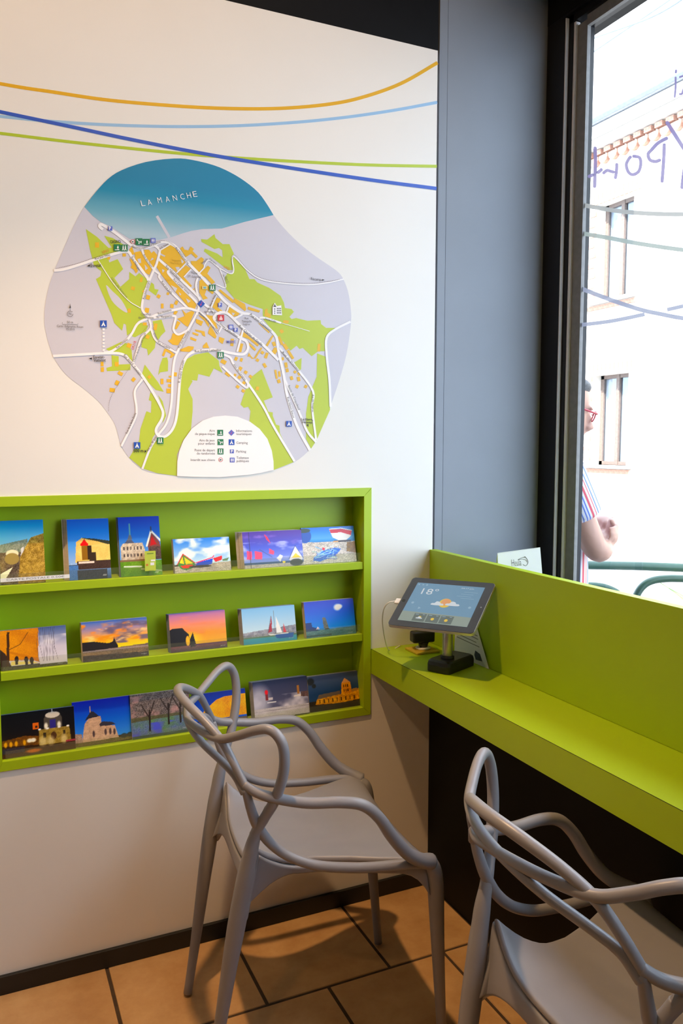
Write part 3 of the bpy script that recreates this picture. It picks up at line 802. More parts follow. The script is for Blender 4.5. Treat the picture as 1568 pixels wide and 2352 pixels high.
def pic_lighthouse(p):
    p.grad([(0, (150, 175, 215)), (0.4, (90, 145, 215)), (1, (25, 90, 185))], 0.25, 1)
    p.tex([(.16, .28), (.2, .62), (.34, .69), (1, .62), (1, .28)], [(238, 205, 130), (205, 165, 95)], 10, 6, 6)
    p.poly([(.3, .69), (.6, .67), (1, .62), (1, .55), (.7, .62)], (48, 52, 38)); p.ell(.8, .55, .3, .02, (215, 190, 120))
    p.rect(.32, .46, .32, .56, (130, 92, 25)); p.rect(.46, .55, .32, .56, (45, 30, 18)); p.rect(.3, .48, .555, .60, (215, 40, 25)); p.poly([(.32, .6), (.46, .6), (.39, .67)], (205, 45, 30))
    p.rect(.5, .66, .3, .44, (50, 38, 22)); p.rect(.2, 1, .17, .31, (60, 42, 35)); p.rect(.24, .6, .27, .295, (225, 200, 190)); p.grad([(0, (55, 75, 110)), (1, (105, 135, 185))], 0, .17); p.rect(0, .22, 0, .24, (80, 115, 170)); p.rect(.2, .9, 0, .16, (48, 52, 66))
    p.grain((p.v < .3).astype(float), 14); p.signature(.8, .05)
def pic_palace(p):
    p.grad([(0, (110, 160, 215)), (1, (15, 60, 165))], .25, 1)
    p.tex([(.04, .27), (.04, .5), (.1, .56), (.55, .56), (.6, .46), (.62, .27)], [(215, 205, 185), (150, 135, 120)], 18)
    p.poly([(.14, .56), (.2, .62), (.3, .62), (.36, .56)], (75, 80, 100)); p.poly([(.2, .6), (.27, .75), (.32, .62)], (95, 100, 110)); p.line([(.27, .7), (.27, .88)], .01, (95, 150, 150))
    for u in (.1, .18, .26, .34, .42, .5): p.rect(u, u+.03, .44, .5, (70, 62, 62)); p.rect(u, u+.03, .33, .38, (60, 50, 50))
    p.poly([(.72, .27), (.68, .5), (.78, .74), (.98, .55), (1, .27)], (110, 62, 58)); p.poly([(.74, .5), (.79, .68), (.9, .52)], (165, 40, 40)); p.line([(.66, .5), (.78, .75), (1, .58)], .014, (235, 225, 215)); p.tex([(.72, .27), (.72, .48), (1, .48), (1, .27)], [(95, 70, 60), (40, 30, 30)], 22)
    p.line([(.78, .74), (.78, .82)], .008, (40, 40, 40)); p.tex([(0, 0), (1, 0), (1, .26), (0, .27)], [(60, 105, 25), (110, 150, 45)], 14, 6, 4); p.rect(0, .62, .25, .28, (120, 95, 70)); p.line([(.1, .17), (.5, .16)], .012, (215, 225, 215)); p.line([(.5, .12), (1, .07)], .012, (150, 165, 130)); p.signature(.82, .04)
def pic_boats(p):
    p.grad([(0, (190, 215, 240)), (1, (60, 120, 205))], .25, 1); p.clouds((240, 242, 248), .35, 1, 4, 4, .42, 4)
    p.tex([(0, 0), (1, 0), (1, .27), (0, .2)], [(150, 140, 130), (205, 195, 180)], 25)
    p.poly([(.05, .25), (.16, .55), (.36, .28), (.33, .14), (.2, .08), (.12, .12)], (60, 130, 60)); p.poly([(.09, .3), (.16, .5), (.17, .26)], (235, 205, 40)); p.poly([(.18, .46), (.33, .27), (.2, .25)], (235, 195, 40)); p.poly([(.1, .22), (.33, .24), (.3, .15), (.15, .13)], (215, 70, 35)); p.line([(.05, .25), (.16, .55), (.36, .28)], .012, (190, 35, 30)); p.rect(.15, .165, .3, .55, (170, 30, 30))
    p.poly([(.37, .2), (.4, .28), (.68, .38), (.66, .22), (.5, .16)], (45, 75, 185)); p.line([(.38, .28), (.68, .41), (.7, .46)], .013, (215, 40, 95)); p.poly([(.68, .38), (.85, .45), (.84, .32), (.72, .27)], (205, 50, 45)); p.poly([(.84, .33), (.97, .38), (.94, .29), (.86, .28)], (90, 120, 80)); p.ell(.45, .17, .2, .04, (50, 45, 50))
def pic_flags(p):
    p.grad([(0, (130, 150, 215)), (.5, (75, 85, 190)), (1, (75, 40, 140))], .12, 1); p.clouds((175, 180, 230), .2, .7, 5, 7, .5, 4, .8); p.clouds((150, 120, 200), .6, 1, 6, 6, .6, 4, .5)
    p.tex([(0, 0), (1, 0), (1, .13), (0, .1)], [(190, 185, 180), (150, 140, 135)], 20); p.rect(0, 1, .1, .15, (45, 70, 110))
    p.poly([(.36, .92), (.42, .82), (.46, .66), (.4, .76)], (240, 60, 85)); 
    for pts in ([(.05, .25), (.06, .48), (.14, .46), (.13, .24)], [(.18, .25), (.19, .47), (.31, .42), (.3, .23)], [(.42, .38), (.43, .52), (.51, .44), (.5, .34)]): p.poly(pts, (250, 85, 115))
    p.line([(.11, 0), (.11, 1)], .008, (25, 20, 40)); p.line([(.27, .5), (.47, .28)], .005, (50, 50, 70)); p.poly([(.54, .24), (.6, .34), (.65, .3), (.6, .14)], (225, 225, 235)); p.ell(.66, .13, .025, .03, (235, 200, 40))
    p.poly([(.75, .2), (.87, .56), (.99, .22), (.95, .1), (.79, .1)], (215, 215, 225)); p.poly([(.79, .22), (.87, .36), (.96, .22)], (235, 190, 30)); p.ell(.87, .1, .11, .1, (35, 32, 40)); p.line([(.75, .2), (.87, .56), (.99, .22)], .009, (50, 70, 150))
def pic_blueboat(p):
    p.grad([(0, (110, 170, 225)), (1, (40, 110, 200))], .55, 1); p.grad([(0, (40, 105, 175)), (1, (80, 150, 210))], .55, .68)
    p.tex([(0, 0), (1, 0), (1, .58), (0, .6)], [(150, 145, 140), (215, 205, 195)], 38, 20, 20); p.ell(.06, .78, .12, .2, (25, 75, 160)); p.ell(.05, .92, .12, .06, (45, 60, 50))
    p.poly([(.53, .9), (.58, .7), (.7, .6), (.84, .62), (.93, .72), (.95, .84), (.75, .9)], (225, 225, 228)); p.poly([(.53, .92), (.55, .82), (.75, .83), (.93, .74), (.955, .86), (.75, .93)], (195, 45, 65)); p.line([(.53, .93), (.75, .945), (.955, .87)], .012, (230, 225, 230)); p.rect(.6, .92, .56, .61, (55, 45, 50)); p.rect(.58, .68, .57, .6, (190, 150, 110))
    p.tex([(.82, .3), (.84, .55), (1, .56), (1, .25)], [(150, 110, 30), (100, 75, 25)], 25); p.poly([(.18, .1), (.2, .2), (.4, .36), (.6, .42), (.72, .38), (.6, .2), (.3, .06)], (35, 85, 195), .85)
    for k in range(26):
        a, b = p.r.rand(2); p.line([(.15+.5*a, .08+.3*b), (.2+.5*p.r.rand(), .1+.4*p.r.rand())], .006, [(60, 140, 230), (190, 220, 235), (30, 70, 180), (150, 205, 190)][k % 4], .9)
    p.ell(.39, .4, .025, .04, (225, 60, 70))
def pic_veranda(p):
    p.grad([(0, (205, 200, 205)), (.5, (190, 185, 200)), (1, (70, 90, 140))]); p.clouds((225, 220, 225), .2, .8, 3, 4, .45, 3, .7)
    p.tex([(0, .25), (0, 1), (.58, 1), (.56, .2)], [(215, 150, 60), (175, 105, 30)], 10, 4, 4); p.poly([(0, 0), (0, .55), (.08, .42), (.16, .1), (.58, .1), (.58, 0)], (50, 35, 30)); p.poly([(.15, .12), (.16, .22), (.5, .16), (.56, .12)], (245, 205, 130)); p.poly([(.1, .45), (.58, .13), (.56, .24), (.1, .5)], (185, 115, 40))
    for u, v in ((.24, .2), (.38, .17), (.46, .14)): p.ell(u, v+.06, .03, .08, (35, 25, 25)); p.rect(u-.02, u+.02, v-.07, v, (35, 25, 25))
    p.poly([(.09, .1), (.13, .1), (.15, .95), (.11, .95)], (60, 35, 20)); p.line([(.12, .5), (.3, .62), (.42, .9)], .008, (90, 55, 30))
    for k in range(9): u = .58+.03*k; p.line([(u, 1), (u-.05+.08*p.r.rand(), .6), (u+.06*p.r.rand()-.02, .15)], .004, (60, 55, 70), .7)
    p.tex([(0, 0), (1, 0), (1, .07), (0, .1)], [(60, 60, 40), (90, 85, 60)], 20); p.signature(.85, .04)
def pic_sunset(p):
    p.grad([(0, (250, 205, 70)), (.35, (240, 170, 80)), (.7, (150, 130, 160)), (1, (75, 110, 185))], .3, 1); p.clouds((95, 85, 110), .4, 1, 4, 7, .45, 4, .9); p.clouds((235, 140, 60), .4, .95, 5, 9, .55, 5, .9); p.clouds((245, 205, 140), .45, .9, 6, 9, .6, 5, .8)
    p.poly([(0, .3), (0, .5), (.15, .5), (.4, .42), (.46, .46), (.48, .56), (.5, .46), (.53, .35), (.53, .28)], (32, 28, 30)); p.tex([(0, 0), (1, 0), (1, .33), (0, .26)], [(85, 75, 75), (150, 120, 85)], 22, 5, 20); p.tex([(0, 0), (1, 0), (1, .12), (0, .16)], [(45, 40, 45), (85, 70, 70)], 18); p.rect(0, 1, .24, .28, (150, 140, 145), .6); p.signature(.88, .06)
def pic_arch(p):
    p.grad([(0, (250, 170, 40)), (.3, (240, 150, 60)), (.6, (225, 140, 110)), (1, (165, 110, 165))], .15, 1); p.clouds((225, 130, 90), .4, .9, 3, 12, .5, 4, .5); p.ell(.32, .3, .2, .16, (255, 195, 60), .8, .8)
    p.poly([(0, .12), (0, .58), (.05, .62), (.22, .62), (.26, .55), (.33, .44), (.34, .30), (.40, .48), (.43, .18), (.43, .1)], (22, 16, 18)); p.ell(.305, .27, .035, .13, (250, 175, 45), .2); p.grad([(0, (60, 45, 55)), (1, (120, 75, 80))], 0, .15); p.poly([(.34, .1), (.4, .48), (.45, .12)], (22, 16, 18)); p.rect(.42, 1, .13, .17, (85, 50, 75)); p.grain((p.v < .15).astype(float), 12); p.signature(.88, .05)
def pic_sail(p):
    p.grad([(0, (190, 210, 230)), (1, (125, 175, 215))], .3, 1); p.tex([(0, .14), (0, .32), (.3, .36), (1, .44), (1, .2)], [(95, 95, 110), (170, 170, 175)], 20, 16, 8); p.grad([(0, (60, 140, 175)), (1, (75, 150, 165))], 0, .17); p.rect(0, 1, .15, .2, (85, 115, 90))
    p.line([(.6, .2), (.59, .88)], .006, (100, 90, 90)); p.poly([(.62, .25), (.63, .72), (.73, .25)], (240, 240, 242)); p.poly([(.46, .27), (.52, .55), (.55, .75), (.54, .3)], (150, 40, 50)); p.line([(.47, .3), (.54, .74)], .006, (60, 30, 40)); p.poly([(.75, .25), (.76, .5), (.81, .25)], (185, 60, 65)); p.poly([(.45, .25), (.6, .22), (.86, .24), (.82, .19), (.5, .2)], (235, 235, 235)); p.poly([(.58, .2), (.95, .22), (.92, .08), (.62, .1)], (35, 85, 160)); p.signature(.85, .07)
def pic_needle(p):
    p.grad([(0, (60, 140, 225)), (1, (25, 60, 190))], .2, 1); p.ell(.66, .78, .07, .09, (220, 222, 235), .6); p.ell(.7, .8, .06, .06, (235, 235, 240), .6)
    p.poly([(0, .12), (0, .42), (.12, .42), (.13, .3), (.22, .26), (.24, .2)], (38, 52, 110)); p.poly([(.2, .22), (.24, .3), (.28, .22)], (205, 195, 205)); p.tex([(.36, .22), (.34, .52), (.38, .54), (.41, .5), (.46, .2)], [(120, 125, 115), (75, 80, 80)], 15); p.poly([(.33, .19), (.48, .2), (.42, .23)], (25, 30, 40))
    p.tex([(0, 0), (1, 0), (1, .22), (0, .18)], [(45, 95, 115), (120, 150, 155)], 22, 6, 20); p.rect(0, .5, .02, .08, (30, 50, 70), .6); p.signature(.84, .04)
def pic_night(p):
    p.grad([(0, (70, 42, 12)), (.35, (28, 16, 8)), (.6, (8, 6, 10)), (1, (5, 5, 10))]); p.tex([(0, .28), (0, .40), (.3, .46), (.5, .42), (.5, .22)], [(120, 75, 18), (70, 42, 10)], 18)
    for u in (.05, .12, .19, .3): p.ell(u, .31, .02, .06, (205, 150, 50), .6)
    p.tex([(.5, .2), (.5, .55), (.92, .55), (.94, .2)], [(170, 145, 70), (110, 90, 45)], 15); p.poly([(.57, .55), (.57, .78), (.61, .88), (.7, .93), (.79, .88), (.82, .78), (.82, .55)], (70, 65, 60)); p.ell(.695, .86, .1, .07, (195, 190, 180)); p.line([(.69, .92), (.69, .99)], .012, (200, 200, 200)); p.rect(.65, .73, .55, .75, (50, 45, 120)); 
    for u in (.6, .78): p.ell(u, .62, .025, .07, (225, 220, 205), .7)
    for u in (.51, .62, .78, .9): p.ell(u, .56, .02, .02, (240, 240, 235), .5)
    p.ell(.70, .38, .04, .09, (70, 45, 25)); p.rect(.56, .6, .36, .48, (45, 35, 20)); p.rect(.83, .86, .38, .48, (50, 40, 25)); p.ell(.55, .28, .05, .1, (215, 200, 150), .9, .7); p.ell(.66, .27, .045, .1, (215, 200, 150), .9, .7); p.ell(.84, .28, .04, .1, (215, 200, 150), .9, .7)
    p.rect(.42, .5, .58, .72, (195, 100, 20)); p.rect(.45, .48, .6, .66, (40, 20, 10)); p.ell(.37, .34, .035, .045, (255, 245, 215), .7); p.ell(.42, .34, .035, .045, (255, 245, 215), .7); p.rect(0, .3, .1, .22, (45, 40, 50)); p.rect(.86, 1, .2, .24, (150, 60, 70)); p.ell(.42, .1, .1, .04, (180, 105, 20), .6); p.grain((p.v < .25).astype(float), 14)
def pic_church(p):
    p.grad([(0, (80, 140, 225)), (1, (25, 50, 175))], .15, 1); p.tex([(.14, .1), (.2, .5), (.28, .62), (.47, .62), (.49, .1)], [(205, 175, 150), (165, 135, 115)], 14); p.poly([(.2, .56), (.28, .7), (.3, .76), (.36, .74), (.45, .62), (.28, .6)], (38, 38, 52)); p.line([(.3, .74), (.3, .86)], .01, (205, 165, 130)); p.poly([(.44, .45), (.5, .5), (.66, .46), (.72, .4), (.46, .38)], (50, 48, 62)); p.tex([(.47, .1), (.47, .4), (.7, .38), (.76, .1)], [(210, 180, 155), (160, 130, 110)], 16)
    for u, v in ((.34, .25), (.54, .26), (.62, .26), (.69, .24)): p.ell(u, v, .02, .07, (75, 60, 62), .4)
    p.tex([(0, .05), (0, .3), (.14, .28), (.16, .05)], [(175, 150, 135), (120, 95, 85)], 22); p.tex([(0, 0), (1, .02), (1, .12), (.6, .1), (0, .1)], [(80, 75, 40), (105, 95, 55)], 18); p.ell(.85, .12, .06, .05, (35, 45, 35), .4); p.ell(.95, .13, .05, .05, (35, 45, 35), .4)
def pic_blossom(p):
    p.tex(FULL, [(120, 110, 105), (75, 70, 75)], 45, 22, 18); p.clouds((190, 150, 150), .45, .95, 8, 6, .5, 4, .7); p.rect(0, 1, .33, .48, (70, 75, 45), .7); p.tex([(0, 0), (1, 0), (1, .42), (0, .38)], [(85, 130, 50), (95, 100, 190)], 20, 8, 6); p.clouds((85, 90, 205), .05, .32, 4, 4, .4, 5, .9); p.rect(0, 1, 0, .07, (60, 75, 60), .8)
    for u, h in ((.3, .3), (.62, .4), (.82, .4), (.95, .45)):
        p.line([(u, h-.15), (u+.01, h+.3)], .02, (35, 28, 25)); p.line([(u, h+.15), (u-.12, h+.45)], .012, (40, 32, 30)); p.line([(u, h+.15), (u+.1, h+.5)], .012, (40, 32, 30))
    p.signature(.85, .1)
def pic_goldcliff(p):
    p.grad([(0, (60, 95, 190)), (1, (25, 50, 150))], .2, 1); p.tex([(.12, .22), (.2, .5), (.45, .78), (.6, .84), (1, .86), (1, .25)], [(235, 180, 50), (190, 120, 25)], 20, 10, 4); p.grad([(0, (120, 105, 95)), (1, (70, 60, 55))], 0, .2); p.rect(0, .8, .17, .23, (28, 22, 20)); p.grain((p.v < .2).astype(float), 20); p.grad([(0, (70, 95, 170)), (1, (50, 75, 170))], .1, .2, 0, .2)
def pic_storm(p):
    p.grad([(0, (120, 115, 130)), (.35, (80, 80, 105)), (1, (38, 42, 75))]); p.clouds((205, 200, 210), 0, .6, 4, 3, .35, 3, .95); p.ell(.1, .5, .18, .35, (190, 190, 205), .9, .8); p.tex([(0, 0), (1, 0), (1, .28), (0, .3)], [(205, 200, 205), (160, 155, 160)], 12, 5, 5); p.rect(.22, .27, .5, .68, (120, 50, 55)); p.ell(.24, .7, .03, .06, (215, 50, 60), .4); p.rect(.27, .35, .5, .55, (195, 190, 195)); p.rect(.24, .4, .42, .45, (215, 215, 220)); p.rect(.8, .84, .55, .78, (160, 110, 60)); p.poly([(.72, .52), (.9, .56), (.9, .5), (.74, .49)], (215, 205, 200)); p.tex([(.86, .48), (.86, .6), (1, .6), (1, .46)], [(110, 80, 75), (70, 55, 60)], 20); p.line([(0, .22), (1, .24)], .004, (110, 105, 115)); p.tex([(.3, 0), (1, 0), (1, .04), (.4, .02)], [(50, 50, 35), (80, 75, 50)], 15)
def pic_abbey(p):
    p.grad([(0, (35, 60, 95)), (.3, (28, 55, 95)), (1, (80, 90, 125))], .25, 1); p.tex([(0, 0), (1, 0), (1, .28), (0, .3)], [(45, 32, 18), (28, 20, 14)], 14); p.poly([(.16, .33), (.2, .46), (.62, .5), (.62, .4)], (95, 82, 70)); p.tex([(.12, .2), (.16, .34), (.62, .4), (1, .5), (1, .2), (.6, .16)], [(235, 175, 60), (150, 95, 20)], 30, 20, 14); p.tex([(.64, .4), (.66, .7), (.84, .7), (.85, .45), (.9, .4)], [(235, 165, 45), (170, 105, 20)], 20); p.poly([(.66, .7), (.73, .84), (.84, .7)], (200, 145, 95)); p.poly([(.84, .5), (.95, .52), (1, .45), (.85, .42)], (150, 110, 60))
    for u in (.69, .73, .77): p.rect(u, u+.018, .58, .66, (60, 35, 10)); p.rect(u, u+.018, .45, .52, (60, 35, 10))
    for k in range(9): p.rect(.2+.085*k, .22+.085*k, .22, .32, (60, 38, 12))
    p.ell(.06, .85, .07, .1, (25, 25, 30), .4, .9); p.ell(.12, .72, .04, .06, (25, 25, 30), .4, .9); p.rect(0, 1, .11, .125, (90, 75, 55), .4)

LEAN = math.radians(13)
SRGB_LIN = lambda a: np.where(a <= 0.04045, a/12.92, ((a+0.055)/1.055)**2.4)
def picture_mesh(fn, W_, H_, seed):
    res = 124
    nx, ny = (res, max(8, int(res*H_/W_))) if W_ >= H_ else (int(res*W_/H_), res)
    p = Paint(nx, ny, seed); fn(p)
    a = SRGB_LIN(np.clip(p.a, 0, 255)/255.0)
    lum = a.mean(-1, keepdims=True); a = np.clip((lum + (a-lum)*1.18)*1.28, 0, 0.95)     # more saturated print; gain makes up for the dim light on it
    xs = np.linspace(0, W_, nx); ys = np.linspace(0, H_, ny)
    X, Y = np.meshgrid(xs, ys)
    co = np.stack([X, np.zeros_like(X), Y], -1).reshape(-1, 3)
    i = np.arange(nx*ny).reshape(ny, nx)
    q = np.stack([i[:-1, :-1], i[:-1, 1:], i[1:, 1:], i[1:, :-1]], -1).reshape(-1, 4)
    me = bpy.data.meshes.new('printed_picture')
    me.from_pydata(co.tolist(), [], q.tolist())
    at = me.color_attributes.new('print', 'FLOAT_COLOR', 'POINT')
    col = np.concatenate([a.reshape(-1, 3), np.ones((nx*ny, 1))], 1).astype(np.float32)
    at.data.foreach_set('color', col.ravel())
    me.materials.append(M['print'])
    return me

ROWN = ['top', 'middle', 'bottom']
CARDS = [  # row, painter, short picture name, BL, BR, TL, TR, extra depth, cards behind, sideways step of the stack
 (0, pic_path, 'grassy cliff path above a bay', (2, 1339), (105, 1333), (1, 1197), (100, 1193), 0.000, 5, -0.0006),
 (0, pic_lighthouse, 'red-topped lighthouse before a pale cliff', (160, 1332), (256, 1325), (153, 1194), (249, 1190), 0.000, 9, -0.0012),
 (0, pic_palace, 'spired stone palace and lawn', (278, 1325), (373, 1315), (272, 1188), (364, 1186), 0.000, 5, -0.0008),
 (0, pic_boats, 'painted boats on a shingle beach', (402, 1318), (531, 1309), (395, 1238), (518, 1234), 0.000, 5, -0.0006),
 (0, pic_flags, 'pink flags under a violet sky', (562, 1305), (698, 1297), (558, 1222), (692, 1217), 0.000, 11, -0.0014),
 (0, pic_blueboat, 'blue nets and a red and white boat', (698, 1297), (819, 1290), (692, 1211), (809, 1210), 0.0045, 4, -0.0003),
 (1, pic_veranda, 'glowing ochre veranda at dusk', (2, 1541), (155, 1527), (0, 1450), (148, 1436), 0.000, 5, 0.0),
 (1, pic_sunset, 'orange clouds over a dark headland', (191, 1523), (342, 1506), (188, 1431), (333, 1417), 0.000, 6, -0.0004),
 (1, pic_arch, 'black cliff arch against an orange sky', (393, 1501), (522, 1486), (384, 1412), (511, 1401), 0.000, 8, -0.0006),
 (1, pic_sail, 'white and red sails off the cliffs', (560, 1483), (682, 1470), (553, 1400), (671, 1389), 0.000, 9, -0.0008),
 (1, pic_needle, 'needle rock under a deep blue sky', (704, 1464), (818, 1453), (695, 1384), (808, 1374), 0.000, 7, -0.0005),
 (2, pic_night, 'floodlit stone gateway at night', (6, 1739), (174, 1716), (3, 1641), (169, 1624), 0.000, 4, 0.0),
 (2, pic_church, 'stone church under a deep blue sky', (170, 1718), (305, 1698), (164, 1615), (297, 1597), 0.0045, 4, 0.0),
 (2, pic_blossom, 'trees in blossom over bluebells', (304, 1698), (440, 1680), (298, 1597), (424, 1582), 0.000, 4, 0.0),
 (2, pic_goldcliff, 'golden floodlit cliff at dusk', (446, 1678), (568, 1656), (438, 1597), (556, 1582), 0.0045, 4, 0.0),
 (2, pic_storm, 'waves breaking by a red harbour light', (586, 1653), (711, 1636), (577, 1565), (704, 1555), 0.000, 9, -0.0008),
 (2, pic_abbey, 'floodlit golden abbey tower at night', (712, 1635), (827, 1619), (707, 1551), (816, 1545), 0.0045, 7, -0.0002),
]
blank_cache = {}
dirc = Vector((0, math.sin(LEAN), math.cos(LEAN)))     # up the card
nrm = Vector((0, -math.cos(LEAN), math.sin(LEAN)))     # out of the card
edge_tints = [mat('card edge ' + n_, c, 0.6, 0.1, 90) for n_, c in (('grey', (0.30, 0.31, 0.33)), ('cream', (0.55, 0.50, 0.40)), ('blue', (0.16, 0.22, 0.33)))]
for ci, (row, fn, what, BL, BR, TL, TR, dep, nb, step) in enumerate(CARDS):
    zb = SHELF_Z[row] + 0.0006
    yb = LIP_Y + 0.0045 + dep
    xa, xb = on_y(BL[0], BL[1], yb).x, on_y(BR[0], BR[1], yb).x
    b0 = Vector((xa, yb, zb))
    hh = []
    for q in (TL, TR):
        d = ray(*q); t = (b0 - ORG).dot(nrm)/d.dot(nrm); hh.append((ORG + d*t - b0).dot(dirc))
    Wc, Hc = xb - xa, sum(hh)/2
    me = picture_mesh(fn, Wc, Hc, ci+1)
    body = MB(); body.box(0, Wc, 0.0001, 0.0005, 0, Hc)
    root = build('postcard', body, M['card_edge'])
    root.location = b0; root.rotation_euler = (-LEAN, 0, 0)
    tag(root, 'front postcard of the ' + what, 'postcard', 'front postcards in the green cabinet')
    pi = link('printed_picture', me, None, root)
    # the rest of the stack
    bmesh_ = MB(); bmesh_.box(0, Wc, 0.0, 0.0004, 0, Hc); bme = mesh_from(bmesh_, 'postcard_blank'); bme.materials.append(edge_tints[ci % 3])
    rs = random.Random(ci)
    for k in range(nb):
        o = link('postcard', bme)
        sp = 0.0013
        o.location = b0 + Vector((step*(k+1) + rs.uniform(-0.0006, 0.0006), sp*(k+1), 0)); o.rotation_euler = (-LEAN, 0, 0)
        tag(o, 'postcard stacked behind the one of the ' + what, 'postcard', 'postcards stacked behind the ' + what)

# price strip on the acrylic lip and a small green flyer in front of the palace card
ps = empty('price_strip', tuple(on_y(2, 1335, LIP_Y-0.0006))); tag(ps, 'white paper price strip on the clear lip of the top shelf', 'price label')
YS = LIP_Y - 0.0006
q = [on_y(1, 1338, YS), on_y(160, 1327, YS), on_y(160, 1319, YS), on_y(1, 1329, YS)]
z0_, z1_ = (q[0].z+q[1].z)/2, (q[2].z+q[3].z)/2
mb = MB(); mb.box(q[0].x, q[1].x, YS, YS+0.0004, z0_, z1_); keep_world(build('strip', mb, M['paper']), ps)
text_on('lettering', 'CARTE POSTALE 0.50€', Vector((q[0].x+0.013, YS, z0_+0.0026)), Vector((q[1].x-0.012, YS, z0_+0.0026)), (z1_-z0_)*0.52, grey_ink, ps, 0.0002, normal=(0, -1, 0))
fy = LIP_Y - 0.0007
q = [on_y(333, 1312, fy), on_y(358, 1309, fy), on_y(355, 1265, fy)]
fl = empty('flyer', tuple(q[0])); tag(fl, 'small lime green flyer clipped in front of the palace postcard', 'flyer')
fm = mat('lime flyer paper', (0.52, 0.62, 0.06), 0.5, 0.03, 40)
mb = MB(); mb.box(q[0].x, q[1].x, fy, fy+0.0004, q[0].z, q[2].z); keep_world(build('sheet', mb, fm), fl)
w_ = q[1].x - q[0].x; h_ = q[2].z - q[0].z
def fr(a, b, c, d, m, nm):
    mb = MB(); mb.add([(q[0].x+a*w_, fy-0.0003, q[0].z+c*h_), (q[0].x+b*w_, fy-0.0003, q[0].z+c*h_), (q[0].x+b*w_, fy-0.0003, q[0].z+d*h_), (q[0].x+a*w_, fy-0.0003, q[0].z+d*h_)], [(0, 1, 2, 3)]); keep_world(build(nm, mb, m, fix=False), fl)
fr(.2, .8, .85, .9, mat('green ink', (0.2, 0.33, 0.03), 0.6), 'title_line'); fr(.1, .3, .26, .36, mat('orange ink', (0.6, 0.2, 0.03), 0.6), 'logo'); fr(.5, .85, .28, .42, M['paper'], 'logo'); fr(.55, .95, .48, .56, M['paper'], 'logo')
mb = MB(); mb.box(q[0].x+0.35*w_, q[0].x+0.78*w_, fy-0.001, fy-0.0002, SHELF_Z[0]+0.001, q[0].z+0.002); keep_world(build('clip', mb, M['acrylic']), fl)
# ================================================================== printed town map and painted lines on the wall
def ribbon_px(pts, w, n=6, smooth=True, ends=None):
    """strip of constant width along a pixel path -> (left points, right points)"""
    p = smooth_open(pts, n) if smooth and len(pts) > 2 else pts
    L, R_ = [], []
    for i in range(len(p)):
        a, b = p[max(i-1, 0)], p[min(i+1, len(p)-1)]
        dx, dy = b[0]-a[0], b[1]-a[1]; l = math.hypot(dx, dy) or 1
        nx, ny = -dy/l, dx/l
        L.append((p[i][0]+nx*w/2, p[i][1]+ny*w/2)); R_.append((p[i][0]-nx*w/2, p[i][1]-ny*w/2))
    return L, R_
def wallp(x, y, lift): return on_y(x, y, WY - lift)
class Flat:
    """flat printed shapes on the wall at one layer height"""
    def __init__(self, lift): self.mb = MB(); self.lift = lift
    def poly(self, pts, smooth=0):
        if smooth: pts = smooth_closed(pts, smooth)
        self.mb.add([wallp(x, y, self.lift) for x, y in pts], tri_poly(pts)); return self
    def ribbon(self, pts, w, n=6, smooth=True):
        L, R_ = ribbon_px(pts, w, n, smooth); m = len(L)
        self.mb.add([wallp(x, y, self.lift) for x, y in L + R_], [(i, i+1, m+i+1, m+i) for i in range(m-1)]); return self
    def dashes(self, pts, w, on=3, off=2.4):
        p = smooth_open(pts, 10)
        acc = 0; seg = [p[0]]
        draw = True
        for a, b in zip(p[:-1], p[1:]):
            d = math.hypot(b[0]-a[0], b[1]-a[1]); t = 0
            while d - t > 1e-6:
                need = (on if draw else off) - acc
                st_ = min(need, d-t); t += st_; acc += st_
                q = (a[0]+(b[0]-a[0])*t/d, a[1]+(b[1]-a[1])*t/d); seg.append(q)
                if acc >= (on if draw else off) - 1e-6:
                    if draw and len(seg) > 1: self.ribbon([seg[0], seg[-1]], w, smooth=False)
                    draw = not draw; acc = 0; seg = [q]
        return self
    def done(self, name, m, parent): return keep_world(build(name, self.mb, m, fix=False), parent)

def flatmat(name, rgb, rough=0.45): return mat(name, srgb(*rgb), rough, 0.015, 8)
mp = empty('town_map', tuple(wallp(450, 730, 0))); tag(mp, 'large printed street map of a seaside town on the white wall', 'map')
za = lambda x, y: (80+.2551*x, 340+.2551*y); zb = lambda x, y: (440+.2551*x, 340+.2551*y)
zc = lambda x, y: (80+.2551*x, 720+.2551*y); zd = lambda x, y: (440+.2551*x, 720+.2551*y)
n1 = lambda x, y: (280+.15306*x, 500+.15306*y); n2 = lambda x, y: (440+.15306*x, 620+.15306*y)
n3 = lambda x, y: (280+.15306*x, 680+.15306*y); nl = lambda x, y: (400+.15306*x, 940+.15306*y)
def zz(f, *pts): return [f(*p) for p in pts]

OUT_T = [(193.5, 475), (220, 441), (248, 411), (279, 391), (335, 372), (399, 364), (440, 367), (491, 379.5), (529, 396), (562.5, 416.5), (593, 442), (613.5, 470), (628, 494)]
OUT_R = [(654, 526), (685, 557), (715.5, 582), (741, 600), (764, 615.5), (782, 631), (794.6, 656), (802, 684), (806, 717.5), (806, 735), (803.5, 763), (794.6, 817), (779, 873), (761, 926.6), (756, 940.6), (728, 1008), (708, 1036), (675, 1062), (628, 1080), (567.5, 1091), (504, 1096), (440, 1095), (406, 1093.5), (350, 1086), (322, 1074.6), (297, 1052), (279, 1026), (272.6, 1006), (263.7, 975), (246, 947), (223, 919), (190, 891), (154, 863), (128.5, 830), (113, 794), (103, 753), (101.7, 735), (103, 705), (110.6, 664), (123, 626), (149, 564.5), (172, 513.5)]
m_land = flatmat('map grey paper', (206, 202, 212)); m_lime = flatmat('map lime', (186, 202, 52)); m_or = flatmat('map orange', (232, 180, 22)); m_road = flatmat('map road white', (244, 240, 240))
